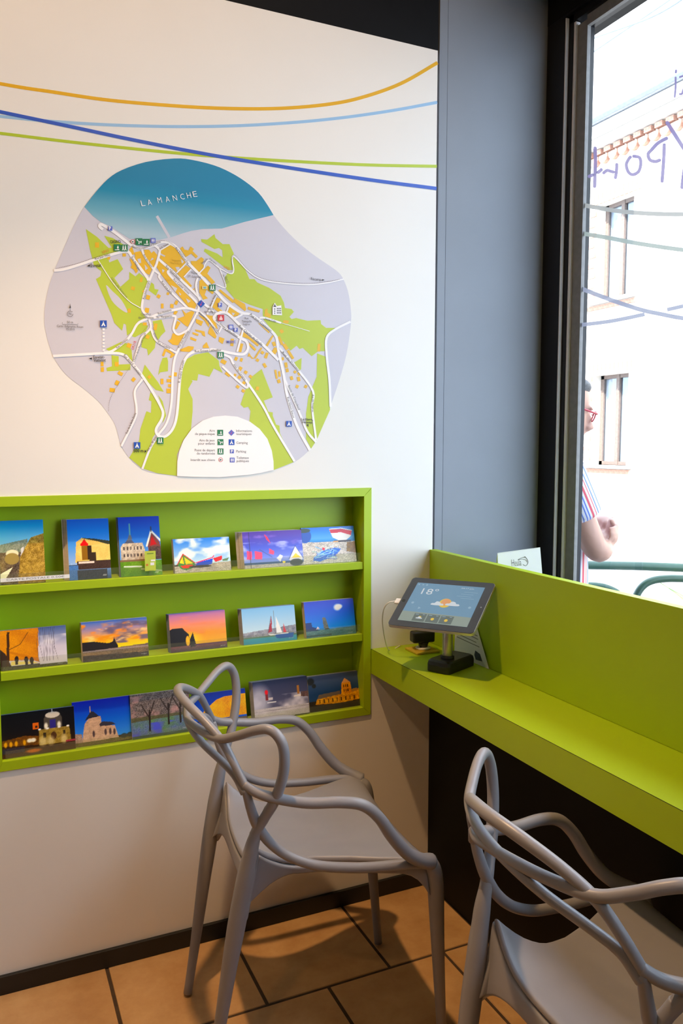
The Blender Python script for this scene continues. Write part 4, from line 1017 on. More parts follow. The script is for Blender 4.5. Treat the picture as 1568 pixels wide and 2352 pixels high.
m_txt = flatmat('map grey lettering', (92, 90, 94)); m_blk = flatmat('map black lettering', (38, 36, 38)); m_wht = flatmat('map white', (246, 242, 242)); m_brown = flatmat('map path brown', (120, 100, 95)); m_olive = flatmat('map dark ochre', (196, 160, 20))
m_grn = flatmat('map sign green', (22, 118, 66)); m_blue = flatmat('map sign blue', (24, 78, 180)); m_vio = flatmat('map sign violet', (90, 104, 196)); m_red = flatmat('map red', (205, 44, 54)); m_org = flatmat('map path orange', (224, 120, 40)); m_pink = flatmat('map magenta', (214, 60, 130))
Flat(0.0004).poly(smooth_closed(OUT_T + OUT_R, 3)).done('land', m_land, mp)
coast = [(562, 509.6), (509, 525), (465.5, 526), (440, 530), (419, 536), (396, 544), (368, 550.5), (330, 552), (297, 548), (276, 535), (256, 521), (230.5, 509.6), (212.6, 495.6)]
sea_m = bpy.data.materials.new('map sea blue'); sea_m.use_nodes = True
_n = sea_m.node_tree; _tc = _n.nodes.new('ShaderNodeTexCoord'); _sx = _n.nodes.new('ShaderNodeSeparateXYZ'); _mr = _n.nodes.new('ShaderNodeMapRange'); _cr = _n.nodes.new('ShaderNodeValToRGB')
_zt, _zb2 = wallp(420, 430, 0).z, wallp(420, 548, 0).z
_mr.inputs['From Min'].default_value = _zb2; _mr.inputs['From Max'].default_value = _zt
_n.links.new(_tc.outputs['Object'], _sx.inputs[0]); _n.links.new(_sx.outputs['Z'], _mr.inputs['Value']); _n.links.new(_mr.outputs[0], _cr.inputs[0]); _n.links.new(_cr.outputs[0], _n.nodes['Principled BSDF'].inputs['Base Color'])
_cr.color_ramp.elements[0].color = srgb(172, 196, 208) + (1,); _cr.color_ramp.elements[1].color = srgb(0, 126, 166) + (1,)
_e = _cr.color_ramp.elements.new(0.35); _e.color = srgb(108, 172, 192) + (1,); _e = _cr.color_ramp.elements.new(0.75); _e.color = srgb(0, 136, 172) + (1,)
_n.nodes['Principled BSDF'].inputs['Roughness'].default_value = 0.45
_top = [(p.x, p.y) for p in catmull([Vector((x, y, 0)) for x, y in OUT_T], 3)]
Flat(0.0007).poly(_top + coast).done('sea', sea_m, mp)
Flat(0.0009).ribbon(zz(za, (1098, 612), (1210, 805)), 6.5, smooth=False).done('pier', m_land, mp)

LIME = [zz(za, (460, 730), (560, 800), (665, 900), (690, 895), (625, 790), (700, 810), (800, 870), (840, 930), (700, 950), (520, 1000), (500, 930)),
 zz(za, (520, 1005), (660, 985), (670, 1030), (745, 1000), (795, 1090), (715, 1170), (770, 1250), (850, 1180), (850, 1115), (905, 1155), (940, 1125), (1020, 1190), (985, 1340), (950, 1430), (960, 1480), (1000, 1530)) + zz(zc, (930, 70), (880, 160), (830, 200), (820, 100), (800, 90), (785, 155), (715, 85)) + zz(za, (690, 1500), (550, 1180), (590, 1155), (600, 1110), (570, 1090), (530, 1050)),
 zz(zc, (950, 80), (1020, 110), (1000, 160), (900, 215), (875, 205), (900, 130)), zz(zc, (960, 200), (1040, 150), (1090, 240), (1080, 310), (1020, 380), (1010, 320), (960, 305)),
 zz(zc, (1060, 70), (1140, 55), (1175, 160), (1135, 200), (1110, 240), (1080, 180)), zz(zc, (640, 320), (780, 255), (830, 270), (870, 330), (880, 440), (830, 370), (690, 350)), zz(zc, (690, 375), (755, 385), (755, 460), (860, 455), (860, 510), (650, 520), (645, 490), (695, 475)),
 zz(zc, (990, 460), (1110, 620), (1160, 705), (1090, 690), (960, 560)), zz(zc, (1150, 400), (1190, 395), (1200, 430), (1198, 520), (1130, 530), (1110, 555), (1125, 470)),
 zz(zc, (1040, 710), (1110, 770), (1150, 900), (1110, 1010), (1080, 1090), (1060, 1120), (1040, 1200), (960, 1392), (850, 1298), (890, 1230), (940, 1140), (950, 1040), (1005, 880), (1045, 895), (1050, 790), (1025, 780)), zz(zc, (1110, 735), (1150, 790), (1182, 920), (1150, 988), (1160, 880)),
 zz(zc, (1350, 420), (1440, 370), (1550, 350)) + zz(zd, (150, 350), (245, 425), (250, 470), (280, 535), (200, 495), (160, 570), (60, 545), (50, 605), (0, 600)) + zz(zc, (1420, 610), (1380, 680), (1420, 770), (1420, 880), (1405, 1050), (1330, 1150), (1280, 1270), (1284, 1463), (1100, 1438), (978, 1398), (1010, 1280), (1080, 1160), (1110, 1110), (1160, 1120), (1240, 1050), (1290, 880), (1310, 640), (1330, 480)),
 zz(zd, (630, 500), (730, 755), (650, 785), (690, 885), (730, 890), (730, 920), (760, 1000), (790, 1010), (795, 1080), (920, 1338), (738, 1410), (730, 1300), (690, 1160), (600, 1030), (520, 970), (530, 880), (510, 840), (470, 850), (440, 820), (490, 670), (510, 640), (540, 570)),
 zz(zb, (375, 980), (470, 1060), (490, 1110), (520, 1180), (565, 1180), (590, 1210), (700, 1260), (800, 1330), (830, 1390), (840, 1440), (900, 1450), (920, 1475), (880, 1520), (900, 1540), (940, 1530), (1040, 1555)) + zz(zd, (1160, 60), (1165, 95), (1210, 130), (1300, 130), (1220, 200), (1205, 260), (1210, 340), (1140, 340), (1080, 385), (1000, 310), (970, 320), (945, 290), (890, 335), (840, 270), (770, 200), (700, 120), (650, 60)) + zz(zb, (640, 1500), (640, 1450), (520, 1410), (380, 1350), (310, 1270), (300, 1160), (330, 1120), (370, 1130), (385, 1100), (365, 1010)),
 zz(zb, (85, 820), (140, 825), (205, 775), (215, 810), (280, 865), (340, 865), (380, 950), (360, 1000), (385, 1100), (330, 1100), (110, 930), (120, 905), (230, 950), (280, 985), (275, 920), (245, 900), (205, 910), (90, 845)),
 zz(zd, (1130, 360), (1210, 390), (1230, 520), (1245, 868), (1130, 1128), (1110, 1163), (1075, 1218), (1030, 1130), (1030, 900), (1050, 750), (1095, 640), (1125, 570)), zz(zd, (925, 440), (990, 400), (985, 500), (965, 520)), zz(n1, (400, 1090), (440, 970), (480, 1000), (490, 1070), (550, 1080), (510, 1170))]
for p_ in LIME: Flat(0.0007).poly(p_).done('park', m_lime, mp)
Flat(0.0009).poly(zz(za, (640, 1235), (700, 1290), (780, 1370), (835, 1480), (770, 1450), (690, 1370)), 3).done('clearing', m_land, mp)

OR = [zz(n1, (580, 490), (720, 410), (800, 450), (960, 660), (830, 830), (560, 600)), zz(n1, (830, 840), (960, 710), (1040, 770), (930, 890), (1050, 1020), (1030, 1050)), zz(n1, (520, 740), (550, 640), (690, 760), (680, 820), (770, 940), (1110, 1290), (1115, 1320), (1090, 1380), (1000, 1340), (720, 1020), (590, 850)),
 zz(n1, (330, 480), (410, 480), (440, 530), (480, 500), (530, 560), (480, 740), (440, 720), (350, 590)), zz(n1, (110, 480), (150, 430), (190, 550), (140, 560)), zz(n1, (190, 520), (280, 500), (350, 640), (450, 770), (410, 860), (300, 800), (200, 620)), zz(n1, (110, 610), (180, 640), (240, 800), (210, 840), (180, 780), (130, 750), (150, 710)),
 zz(n1, (870, 460), (910, 430), (940, 480), (1000, 490), (1030, 430), (1080, 470), (1060, 500), (1140, 580), (1110, 610), (1040, 540), (960, 590)), zz(n1, (1030, 650), (1120, 650), (1190, 590), (1230, 620), (1210, 690), (1240, 750), (1150, 830), (1060, 760)), zz(n1, (1170, 830), (1290, 720), (1330, 750), (1280, 840), (1400, 970), (1350, 1000), (1250, 890), (1200, 870)),
 zz(n1, (1160, 950), (1200, 920), (1310, 1010), (1380, 1120), (1360, 1150), (1270, 1080), (1240, 1160), (1290, 1210), (1220, 1230), (1160, 1120)), zz(n2, (310, 560), (380, 410), (440, 440), (410, 500), (390, 560), (470, 620), (400, 630)), zz(n2, (530, 670), (570, 550), (730, 640), (690, 690), (630, 700)), zz(n2, (400, 310), (430, 290), (640, 460), (620, 500)), zz(n2, (630, 480), (640, 420), (800, 510), (820, 590), (800, 620)), zz(n2, (840, 590), (850, 550), (1030, 610), (1010, 640), (900, 610)), zz(n2, (1090, 690), (1100, 590), (1140, 580), (1140, 640), (1190, 670), (1180, 720)),
 zz(n2, (780, 930), (1010, 1120), (990, 1150), (860, 1040), (760, 1000)), zz(n2, (860, 1090), (970, 1190), (950, 1220), (860, 1130)), zz(n2, (1000, 790), (1170, 930), (1160, 950), (1010, 810)), zz(n2, (1110, 1130), (1210, 980), (1230, 990), (1140, 1150)), zz(n2, (930, 1330), (1040, 1160), (1060, 1175), (960, 1330), (900, 1335), (880, 1300), (840, 1300), (860, 1240), (890, 1290)),
 zz(n3, (760, 560), (960, 560), (900, 640), (840, 740), (760, 730), (690, 670), (740, 640)), zz(n3, (900, 200), (960, 260), (1040, 220), (1090, 240), (990, 460), (960, 450), (830, 340), (940, 300)), zz(n3, (790, 220), (840, 230), (810, 280), (770, 270)), zz(n3, (830, 370), (880, 400), (820, 500), (790, 490)), zz(n3, (600, 890), (640, 790), (700, 800), (800, 880), (740, 930), (720, 920), (740, 870), (660, 830), (630, 910)),
 zz(n3, (1310, 490), (1330, 440), (1400, 560), (1420, 610), (1400, 640), (1290, 560)), zz(n3, (1150, 280), (1250, 330), (1310, 420), (1300, 470), (1240, 370), (1160, 300)), zz(n3, (1260, 280), (1380, 300), (1440, 500), (1390, 470)), zz(n3, (1110, 340), (1220, 380), (1190, 450), (1110, 400)), zz(n3, (1100, 500), (1240, 530), (1250, 610), (1210, 590), (1190, 550), (1110, 530)), zz(n3, (1060, 540), (1150, 570), (1140, 600), (1060, 570)), zz(n3, (1030, 610), (1120, 650), (1110, 680), (1025, 650)), zz(n3, (1220, 740), (1270, 690), (1310, 780), (1210, 780)), zz(n3, (1460, 610), (1540, 640), (1510, 720), (1450, 680)), zz(n3, (870, 800), (1000, 750), (1080, 760), (1070, 800), (1010, 840), (880, 830)),
 zz(n2, (720, 980), (760, 890), (775, 900), (745, 990)), zz(n2, (700, 1230), (735, 1100), (775, 1110), (745, 1235)), zz(n2, (580, 1140), (590, 1030), (635, 1035), (625, 1145)), zz(n2, (0, 300), (50, 270), (30, 330))]
for p_ in OR: Flat(0.0010).poly(p_).done('building_block', m_or, mp)
def sq(f, x, y, w, h, a):
    c, s = math.cos(math.radians(a)), math.sin(math.radians(a))
    return [f(x + c*dx - s*dy, y + s*dx + c*dy) for dx, dy in ((-w/2, -h/2), (w/2, -h/2), (w/2, h/2), (-w/2, h/2))]
SM = [(zc, 606, 455, 25, 42, 0), (zc, 608, 505, 28, 42, 0), (zc, 737, 457, 35, 40, 0), (zc, 770, 540, 45, 32, 30), (zc, 740, 625, 34, 42, 25), (zc, 697, 690, 48, 36, 8), (zc, 888, 595, 30, 36, 40), (zc, 1030, 572, 28, 28, 45), (zc, 1145, 612, 26, 50, 0), (zc, 1208, 605, 40, 30, 0), (zc, 1214, 650, 28, 28, 0), (zc, 1204, 697, 38, 42, 0), (zc, 1218, 568, 24, 16, 0), (zc, 1265, 548, 26, 36, 5), (zc, 848, 288, 40, 40, 20), (zc, 990, 95, 34, 28, 0), (zc, 1015, 210, 34, 34, 20), (zc, 1085, 120, 30, 60, 10),
 (zd, 287, 435, 50, 36, 30), (zd, 400, 408, 26, 34, 25), (zd, 448, 418, 22, 32, 20), (zd, 325, 548, 52, 26, 38), (zd, 390, 555, 22, 24, 30), (zd, 430, 575, 28, 28, 35), (zd, 487, 530, 28, 28, 35), (zd, 530, 568, 28, 26, 35), (zd, 470, 625, 28, 28, 35), (zd, 415, 660, 30, 26, 35), (zd, 465, 697, 28, 26, 35), (zd, 433, 505, 30, 54, 30), (zd, 593, 420, 28, 26, 35), (zd, 658, 468, 26, 42, -30), (zd, 637, 352, 28, 26, 35), (zd, 673, 378, 26, 52, 20), (zd, 750, 335, 40, 55, 30), (zd, 742, 275, 28, 42, -20), (zd, 760, 548, 18, 82, -10), (zd, 790, 545, 20, 50, -5), (zd, 785, 610, 28, 34, -15), (zd, 850, 465, 26, 48, -8), (zd, 860, 512, 26, 34, -10), (zd, 820, 408, 20, 28, 0), (zd, 930, 527, 24, 24, 35), (zd, 965, 545, 20, 30, -30), (zd, 900, 582, 26, 34, -20), (zd, 963, 590, 26, 40, -15), (zd, 950, 658, 26, 28, 25), (zd, 1027, 658, 26, 28, 30), (zd, 1145, 308, 26, 70, 4), (zd, 592, 675, 28, 34, 10), (zd, 848, 75, 48, 26, 5), (zd, 810, 160, 30, 34, -35), (zd, 845, 300, 30, 60, -35), (zd, 890, 370, 24, 90, -32), (zd, 800, 245, 24, 80, -25),
 (n1, 550, 1180, 52, 52, 30), (n1, 605, 1325, 40, 74, 0), (n1, 750, 1325, 50, 60, 5), (n1, 815, 1275, 44, 64, 25), (n1, 375, 1390, 62, 74, 10), (n1, 392, 1195, 58, 66, 15), (n1, 110, 1395, 46, 64, 0), (n1, 165, 1060, 56, 52, 15), (n1, 290, 930, 40, 74, 10), (n1, 690, 1140, 36, 40, 20), (n1, 35, 560, 50, 46, 0), (n1, 320, 1105, 26, 30, 0), (za, 560, 873, 36, 48, 0), (za, 665, 990, 26, 26, 20)]
mbs = Flat(0.0010)
for f_, x, y, w, h, a in SM: Flat(0.0010).poly(sq(f_, x, y, w, h, a)).done('building_block', m_or, mp)
# light courtyards printed inside the big orange blocks
HOLES = [zz(n1, (800, 740), (860, 740), (880, 790), (830, 800)), zz(n1, (880, 610), (930, 660), (900, 690)), zz(n1, (575, 530), (650, 570), (640, 590), (570, 555)), zz(n1, (600, 770), (640, 790), (610, 830)), zz(n1, (730, 1010), (830, 1060), (800, 1120)), zz(n1, (850, 1110), (890, 1150), (870, 1170)), zz(n1, (960, 1210), (1030, 1250), (990, 1280)), zz(n1, (230, 620), (280, 610), (290, 680), (250, 680)), zz(n1, (340, 700), (390, 760), (350, 790)), zz(n1, (450, 600), (480, 620), (420, 650)), zz(n2, (600, 640), (650, 650), (620, 690)), zz(n2, (850, 1050), (980, 1150), (970, 1165), (850, 1075))]
for p_ in HOLES: Flat(0.0012).poly(p_).done('courtyard', m_land, mp)

ROADS = [(zz(za, (172, 1103), (290, 1085), (540, 1005), (760, 940), (840, 935), (880, 990), (1000, 1150), (1022, 1192)), 6.2), (zz(za, (870, 878), (720, 760), (605, 690), (582, 705), (612, 735)), 6.5), (zz(za, (870, 870), (950, 905), (1060, 880), (1130, 850), (1200, 852), (1262, 885)), 5.5),
 (zz(n1, (640, 360), (720, 385), (820, 450), (960, 640), (1150, 840), (1310, 1010)) + zz(n2, (400, 360), (520, 490), (740, 640), (870, 665), (1000, 745), (1190, 910), (1270, 1010), (1290, 1130), (1320, 1300), (1380, 1568)) + zz(zd, (860, 740), (920, 940), (980, 1080), (1064, 1230)), 6.2),
 (zz(n1, (470, 400), (555, 470), (565, 520), (520, 690), (480, 780), (350, 1100), (300, 1330), (330, 1420), (400, 1490)), 5.4), (zz(n1, (300, 470), (340, 580), (480, 780), (565, 850), (560, 900), (700, 1080), (980, 1350)), 4.6), (zz(n1, (550, 620), (800, 850), (1130, 1170), (1180, 1250), (1310, 1355)), 5.6),
 (zz(n1, (710, 790), (690, 825), (770, 920), (960, 1110), (1125, 1280), (1140, 1400)) + zz(n3, (990, 510), (850, 800), (790, 950), (760, 1200)) + zz(zc, (1230, 800), (1190, 980), (1112, 1090)), 5.2),
 (zz(n3, (1140, 225), (960, 180), (780, 210), (550, 270), (400, 330), (240, 410), (150, 560), (60, 670)) + zz(zc, (700, 335), (620, 352)), 5.4), (zz(zc, (163, 383), (400, 370), (640, 358), (780, 365), (850, 420), (980, 580), (1130, 830), (1150, 930), (1092, 1040), (1108, 1095), (1170, 1108), (1240, 1040), (1280, 900), (1310, 560), (1350, 420), (1420, 350), (1568, 330)) + zz(zd, (200, 325), (400, 365), (475, 362), (508, 310), (490, 250), (430, 215), (220, 70), (212, 15), (260, -10)), 6.0),
 (zz(n3, (400, 330), (600, 320), (780, 300), (803, 340), (772, 480), (800, 550), (860, 575), (990, 510)), 4.8), (zz(n3, (410, 350), (430, 480), (300, 620), (250, 750), (172, 1010)), 4.8), (zz(n3, (430, 480), (500, 650), (650, 760), (820, 850)), 4.4), (zz(zd, (250, -12), (330, 5), (470, 140), (640, 280), (782, 420)), 6.0), (zz(zd, (462, 150), (410, 345)), 4.6),
 (zz(zd, (290, 370), (350, 400), (380, 460), (500, 620), (640, 830), (740, 1020), (926, 1332)), 5.2), (zz(zd, (275, 475), (480, 660), (508, 640)), 4.8), (zz(zc, (970, 590), (900, 700), (915, 850), (900, 950), (778, 1196)), 5.0), (zz(zc, (1110, 1100), (1040, 1210), (967, 1400)), 5.0), (zz(zd, (1430, 73), (1290, 145), (1215, 220), (1215, 380), (1240, 600), (1250, 840)), 5.2),
 (zz(zd, (790, 310), (960, 510), (1092, 700), (1085, 850), (1120, 1138)), 4.8), (zz(zd, (840, 600), (960, 870), (1040, 1060), (1120, 1158)), 5.2), (zz(za, (570, 1010), (700, 1210), (840, 1370), (950, 1440)), 1.8), (zz(zb, (70, 1125), (110, 1080), (120, 1045), (160, 1010), (250, 1080), (350, 1130), (378, 1100), (365, 1000), (385, 978), (500, 1100), (620, 1180), (800, 1215), (1050, 1230), (1230, 1212), (1368, 1180)), 2.8),
 (zz(zb, (250, 1080), (308, 1250), (220, 1228)), 2.4), (zz(zd, (610, 40), (660, 40), (805, 85)), 4.4), (zz(zd, (805, 85), (1063, 160)), 1.2), (zz(n1, (1140, 900), (1112, 1020), (1150, 1200)), 5.0), (zz(n1, (820, 830), (965, 680)), 2.8), (zz(n1, (930, 890), (1040, 770)), 2.6), (zz(n1, (570, 490), (720, 400)), 3.0), (zz(n2, (110, 620), (240, 730), (390, 935), (405, 940), (450, 860)), 3.8), (zz(n2, (290, 570), (370, 370)), 4.0), (zz(n2, (515, 650), (565, 530)), 3.6), (zz(n2, (620, 740), (740, 680), (770, 645)), 4.6), (zz(n2, (230, 660), (290, 590), (340, 650)), 4.4)]
for i_, (p_, w_) in enumerate(ROADS): Flat(0.0014 + 0.00002*i_).ribbon(p_, w_, 5).done('road', m_road, mp)
Flat(0.0014).dashes(zz(zc, (618, 135), (619, 240), (620, 345)), 5, 4.5, 3.4).done('dashed_lane', m_road, mp)
for p_ in (zz(za, (190, 1085), (380, 1040), (540, 985), (720, 932)), zz(n1, (510, 355), (640, 345), (760, 400), (960, 600)), zz(zc, (858, 478), (690, 740), (660, 890)), zz(zb, (250, 1070), (350, 1118), (362, 1000), (390, 965), (500, 1088), (620, 1168), (800, 1205), (1050, 1218), (1230, 1200), (1340, 1180)), zz(n1, (1160, 900), (1130, 1020), (1165, 1180)), zz(n3, (1130, 290), (1010, 560), (870, 850)), zz(n3, (450, 420), (540, 650), (700, 750), (810, 830)), zz(n3, (410, 420), (270, 610), (160, 980))):
    Flat(0.0022).dashes(p_, 0.8, 2.2, 1.6).done('footpath', m_brown, mp)

# legend disc
lgd = [(406.5, 1093.5), (407, 1060), (412, 1035), (422, 1010), (440, 985), (465, 966), (490, 957), (517, 954.5), (545, 957), (573, 968), (596, 985), (614, 1008), (624, 1035), (628, 1060), (628.5, 1079.5), (597, 1086.5), (567.5, 1091), (504, 1096), (440, 1095)]
Flat(0.0024).poly(lgd).done('legend_disc', m_wht, mp)

NY = (0, -1, 0)
def mtxt(s, a, b, h, m=None, bold=0.0, spacing=1.0, lift=0.0027):
    pa, pb = wallp(a[0], a[1], lift), wallp(b[0], b[1], lift)
    text_on('lettering', s, pa, pb, h*0.00118, m or m_txt, mp, 0.0, bold, spacing, NY)
# sea name, letter by letter along a slight arc
for ch, x, y in zip('LAMANCHE', (330, 345, 368, 386, 403, 420, 435, 449), (473, 471, 466, 464, 461, 458, 455, 452)):
    mtxt(ch, (x-4.5, y+0.6), (x+4.5, y-0.6), 11.5, m_wht, -0.012)
for a_ in [('Étretat', za(505, 1072), za(600, 1068), 6, m_blk, .01), ('CASINO', za(680, 858), za(775, 855), 6.2, m_blk, .01), ('GR21', za(612, 952), za(672, 930), 5, m_org, 0), ('Fécamp', zb(1075, 1188), zb(1165, 1196), 6, m_blk, 0), ('Étretat-', zc(530, 408), zc(630, 402), 6, m_blk, .01), ('Vattetot', zc(530, 435), zc(640, 432), 6, m_blk, .01), ('500 m', zc(888, 1250), zc(978, 1248), 6.2, m_blk, .02), ('Le Havre,', zd(988, 962), zd(1092, 964), 5.6, m_blk, .01), ('Fécamp', zd(998, 988), zd(1085, 990), 5.6, m_blk, .01),
 ('50 m', zc(292, 88), zc(345, 88), 4.6, m_txt, 0), ('Carte : Edigraphie, Rouen', zc(200, 122), zc(436, 130), 4.4, m_txt, 0), ('05-2010', zc(283, 150), zc(358, 152), 4.4, m_txt, 0), ('Rue Jean Hélie', za(545, 1005), za(680, 968), 4.2, m_txt, 0), ('Rue Ernest Lethuillier', zd(30, 350), zd(270, 338), 5.4, m_txt, 0), ('Rue Charles de Gaulle', zd(424, 118), zd(630, 292), 5.4, m_txt, 0), ('Rue Jean Cramoison', zd(524, 14), zd(714, 166), 5.4, m_txt, 0), ('Rue André', zc(797, 378), zc(880, 465), 5.0, m_txt, 0), ('Toutain', zc(882, 482), zc(948, 556), 5.0, m_txt, 0), ('R. André Toutain', zc(1308, 625), zc(1345, 425), 5.0, m_txt, 0),
 ('Rue Henri Simon', zd(857, 756), zd(912, 942), 5.2, m_txt, 0), ('Route de Criquebeuf', zd(866, 652), zd(962, 872), 5.2, m_txt, 0), ('Rue du Docteur', zd(815, 352), zd(966, 524), 4.4, m_txt, 0), ('Rue des Fougères', zd(1086, 732), zd(1084, 886), 4.4, m_txt, 0), ('Allée des Corsaires', zd(374, 460), zd(480, 604), 4.6, m_txt, 0), ('Rue Hottières', zc(742, 318), zc(840, 238), 4.8, m_txt, 0), ('Rue Hottières', n3(546, 278), n3(745, 222), 4.6, m_txt, 0), ('Av. Marguerite', n3(520, 334), n3(756, 312), 4.6, m_txt, 0), ('Carrefour', n3(285, 292), n3(440, 286), 4.6, m_txt, 0), ('des Hortensias', n3(248, 338), n3(480, 338), 4.6, m_txt, 0),
 ('Rue Julien Gorgeu', n1(338, 1225), n1(416, 950), 4.4, m_txt, 0), ('Rue Alfred Nunes', n1(655, 735), n1(868, 932), 4.4, m_txt, 0), ('Rue Casimir Vonne', n1(768, 930), n1(1000, 1150), 4.4, m_txt, 0), ('Rue aux Juifs', n1(588, 962), n1(738, 1142), 4.2, m_txt, 0), ('Rue Melinger', n1(135, 592), n1(255, 798), 4.4, m_txt, 0), ('Rue des Fleurs', n1(318, 560), n1(440, 745), 4.2, m_txt, 0), ('Rue Emmanuel Foy', n1(800, 460), n1(990, 700), 4.4, m_txt, 0), ('Boulevard', za(878, 892), za(962, 912), 4.0, m_txt, 0), ('Alexandre Dumont', za(970, 912), za(1136, 852), 4.0, m_txt, 0), ('R. E. Thoret', n1(575, 478), n1(705, 402), 4.0, m_txt, 0),
 ('Place', n1(1045, 835), n1(1130, 850), 4.6, m_txt, 0), ('J.P. Laurent', n1(985, 890), n1(1185, 905), 4.6, m_txt, 0), ('Impasse', n1(755, 650), n1(885, 656), 4.2, m_olive, 0), ('Marie-Rose', n1(735, 690), n1(905, 702), 4.2, m_olive, 0), ('Cours', n1(655, 945), n1(745, 950), 4.2, m_olive, 0), ('Sente du', n1(1200, 700), n1(1290, 625), 4.0, m_txt, 0), ('Calvaire', n1(1305, 620), n1(1410, 705), 4.0, m_txt, 0), ('Chemin des Amoureux', za(682, 1172), za(826, 1350), 4.0, m_txt, 0), ('Rue de la Belle Étoile', zc(832, 1085), zc(915, 900), 4.4, m_txt, 0), ('Rue des 40 acres', zc(1020, 1243), zc(1106, 1108), 4.4, m_txt, 0), ('Chemin de la Mare aux Loups', zc(897, 438), zc(1000, 180), 4.2, m_txt, 0),
 ('Chemin de la', zc(1064, 182), zc(1125, 285), 4.2, m_txt, 0), ('Corderie', zc(1140, 290), zc(1214, 320), 4.2, m_txt, 0), ('Rue Jean Feuilloley', zc(1302, 312), zc(1388, 160), 4.4, m_txt, 0), ('GR21B', zc(888, 332), zc(914, 252), 5, m_red, 0), ('Sente Colin', zd(660, 55), zd(758, 82), 4.6, m_txt, 0), ('MAIRIE', zd(318, 268), zd(396, 268), 6, m_vio, .01), ('Rue', zd(478, 52), zd(512, 52), 4.8, m_txt, 0), ('Tranquille', zd(452, 78), zd(540, 80), 4.8, m_txt, 0), ('Legros', zd(466, 104), zd(524, 106), 4.8, m_txt, 0), ('Impasse du Petit Clermont', n2(108, 640), n2(396, 940), 3.6, m_txt, 0), ('de Verdun', n3(1235, 248), n3(1400, 256), 4.4, m_txt, 0), ('Place', n3(1290, 205), n3(1375, 210), 4.4, m_txt, 0), ('Rue A. Tonet', n2(288, 545), n2(378, 372), 4.0, m_txt, 0), ('Rue Ernest', n2(358, 760), n2(500, 880), 4.4, m_txt, 0), ('Lethuillier', n2(505, 895), n2(690, 1015), 4.4, m_txt, 0), ('GR21', zb(288, 1075), zb(340, 1098), 4.6, m_org, 0), ('Rue C.', zb(305, 1160), zb(325, 1220), 4.0, m_txt, 0), ('de Mancy', zb(278, 1140), zb(310, 1225), 3.6, m_txt, 0),
 ('Aire', nl(527, 338), nl(607, 338), 5.2, m_txt, 0), ('de pique-nique', nl(312, 386), nl(607, 386), 5.2, m_txt, 0), ('Aire de jeux', nl(376, 483), nl(607, 483), 5.2, m_txt, 0), ('pour enfants', nl(360, 531), nl(608, 531), 5.2, m_txt, 0), ('Point de départ', nl(308, 631), nl(610, 631), 5.2, m_txt, 0), ('de randonnée', nl(338, 679), nl(610, 679), 5.2, m_txt, 0), ('Interdit aux chiens', nl(247, 777), nl(611, 777), 5.2, m_txt, 0), ('Informations', nl(930, 340), nl(1168, 340), 5.2, m_txt, 0), ('touristiques', nl(930, 387), nl(1158, 387), 5.2, m_txt, 0), ('Camping', nl(932, 518), nl(1103, 520), 5.2, m_txt, 0), ('Parking', nl(932, 648), nl(1078, 650), 5.2, m_txt, 0), ('Toilettess', nl(935, 744), nl(1117, 744), 5.2, m_txt, 0), ('publiques', nl(935, 792), nl(1120, 792), 5.2, m_txt, 0)]:
    mtxt(*a_)
# arrows, compass, scale bar
for t_ in (zz(za, (470, 1065), (495, 1045), (495, 1068)), zz(zb, (1175, 1180), (1198, 1188), (1175, 1196)), zz(zc, (485, 406), (513, 396), (513, 416)), zz(zc, (988, 1228), (1005, 1240), (988, 1256)), zz(zd, (1036, 1000), (1052, 996), (1050, 1024)), zz(zc, (311, -50+0), (318, -85), (325, -50))):
    Flat(0.0026).poly(t_).done('arrow', m_blk, mp)
cc = zc(318, 3); ring = [(cc[0]+6.6*math.cos(a*math.pi/10), cc[1]+6.6*math.sin(a*math.pi/10)) for a in range(19)]
Flat(0.0026).ribbon(ring, 0.9, 2).done('compass_ring', m_txt, mp); mtxt('N', (cc[0]-2.6, cc[1]+2.8), (cc[0]+2.6, cc[1]+2.8), 5.4, m_txt)
Flat(0.0026).ribbon([(cc[0], cc[1]-23), (cc[0], cc[1]-7)], 0.8, smooth=False).done('compass_needle', m_txt, mp)
Flat(0.0026).ribbon(zz(zc, (248, 80), (248, 98), (388, 100), (388, 88)), 0.9, smooth=False).done('scale_bar', m_txt, mp)
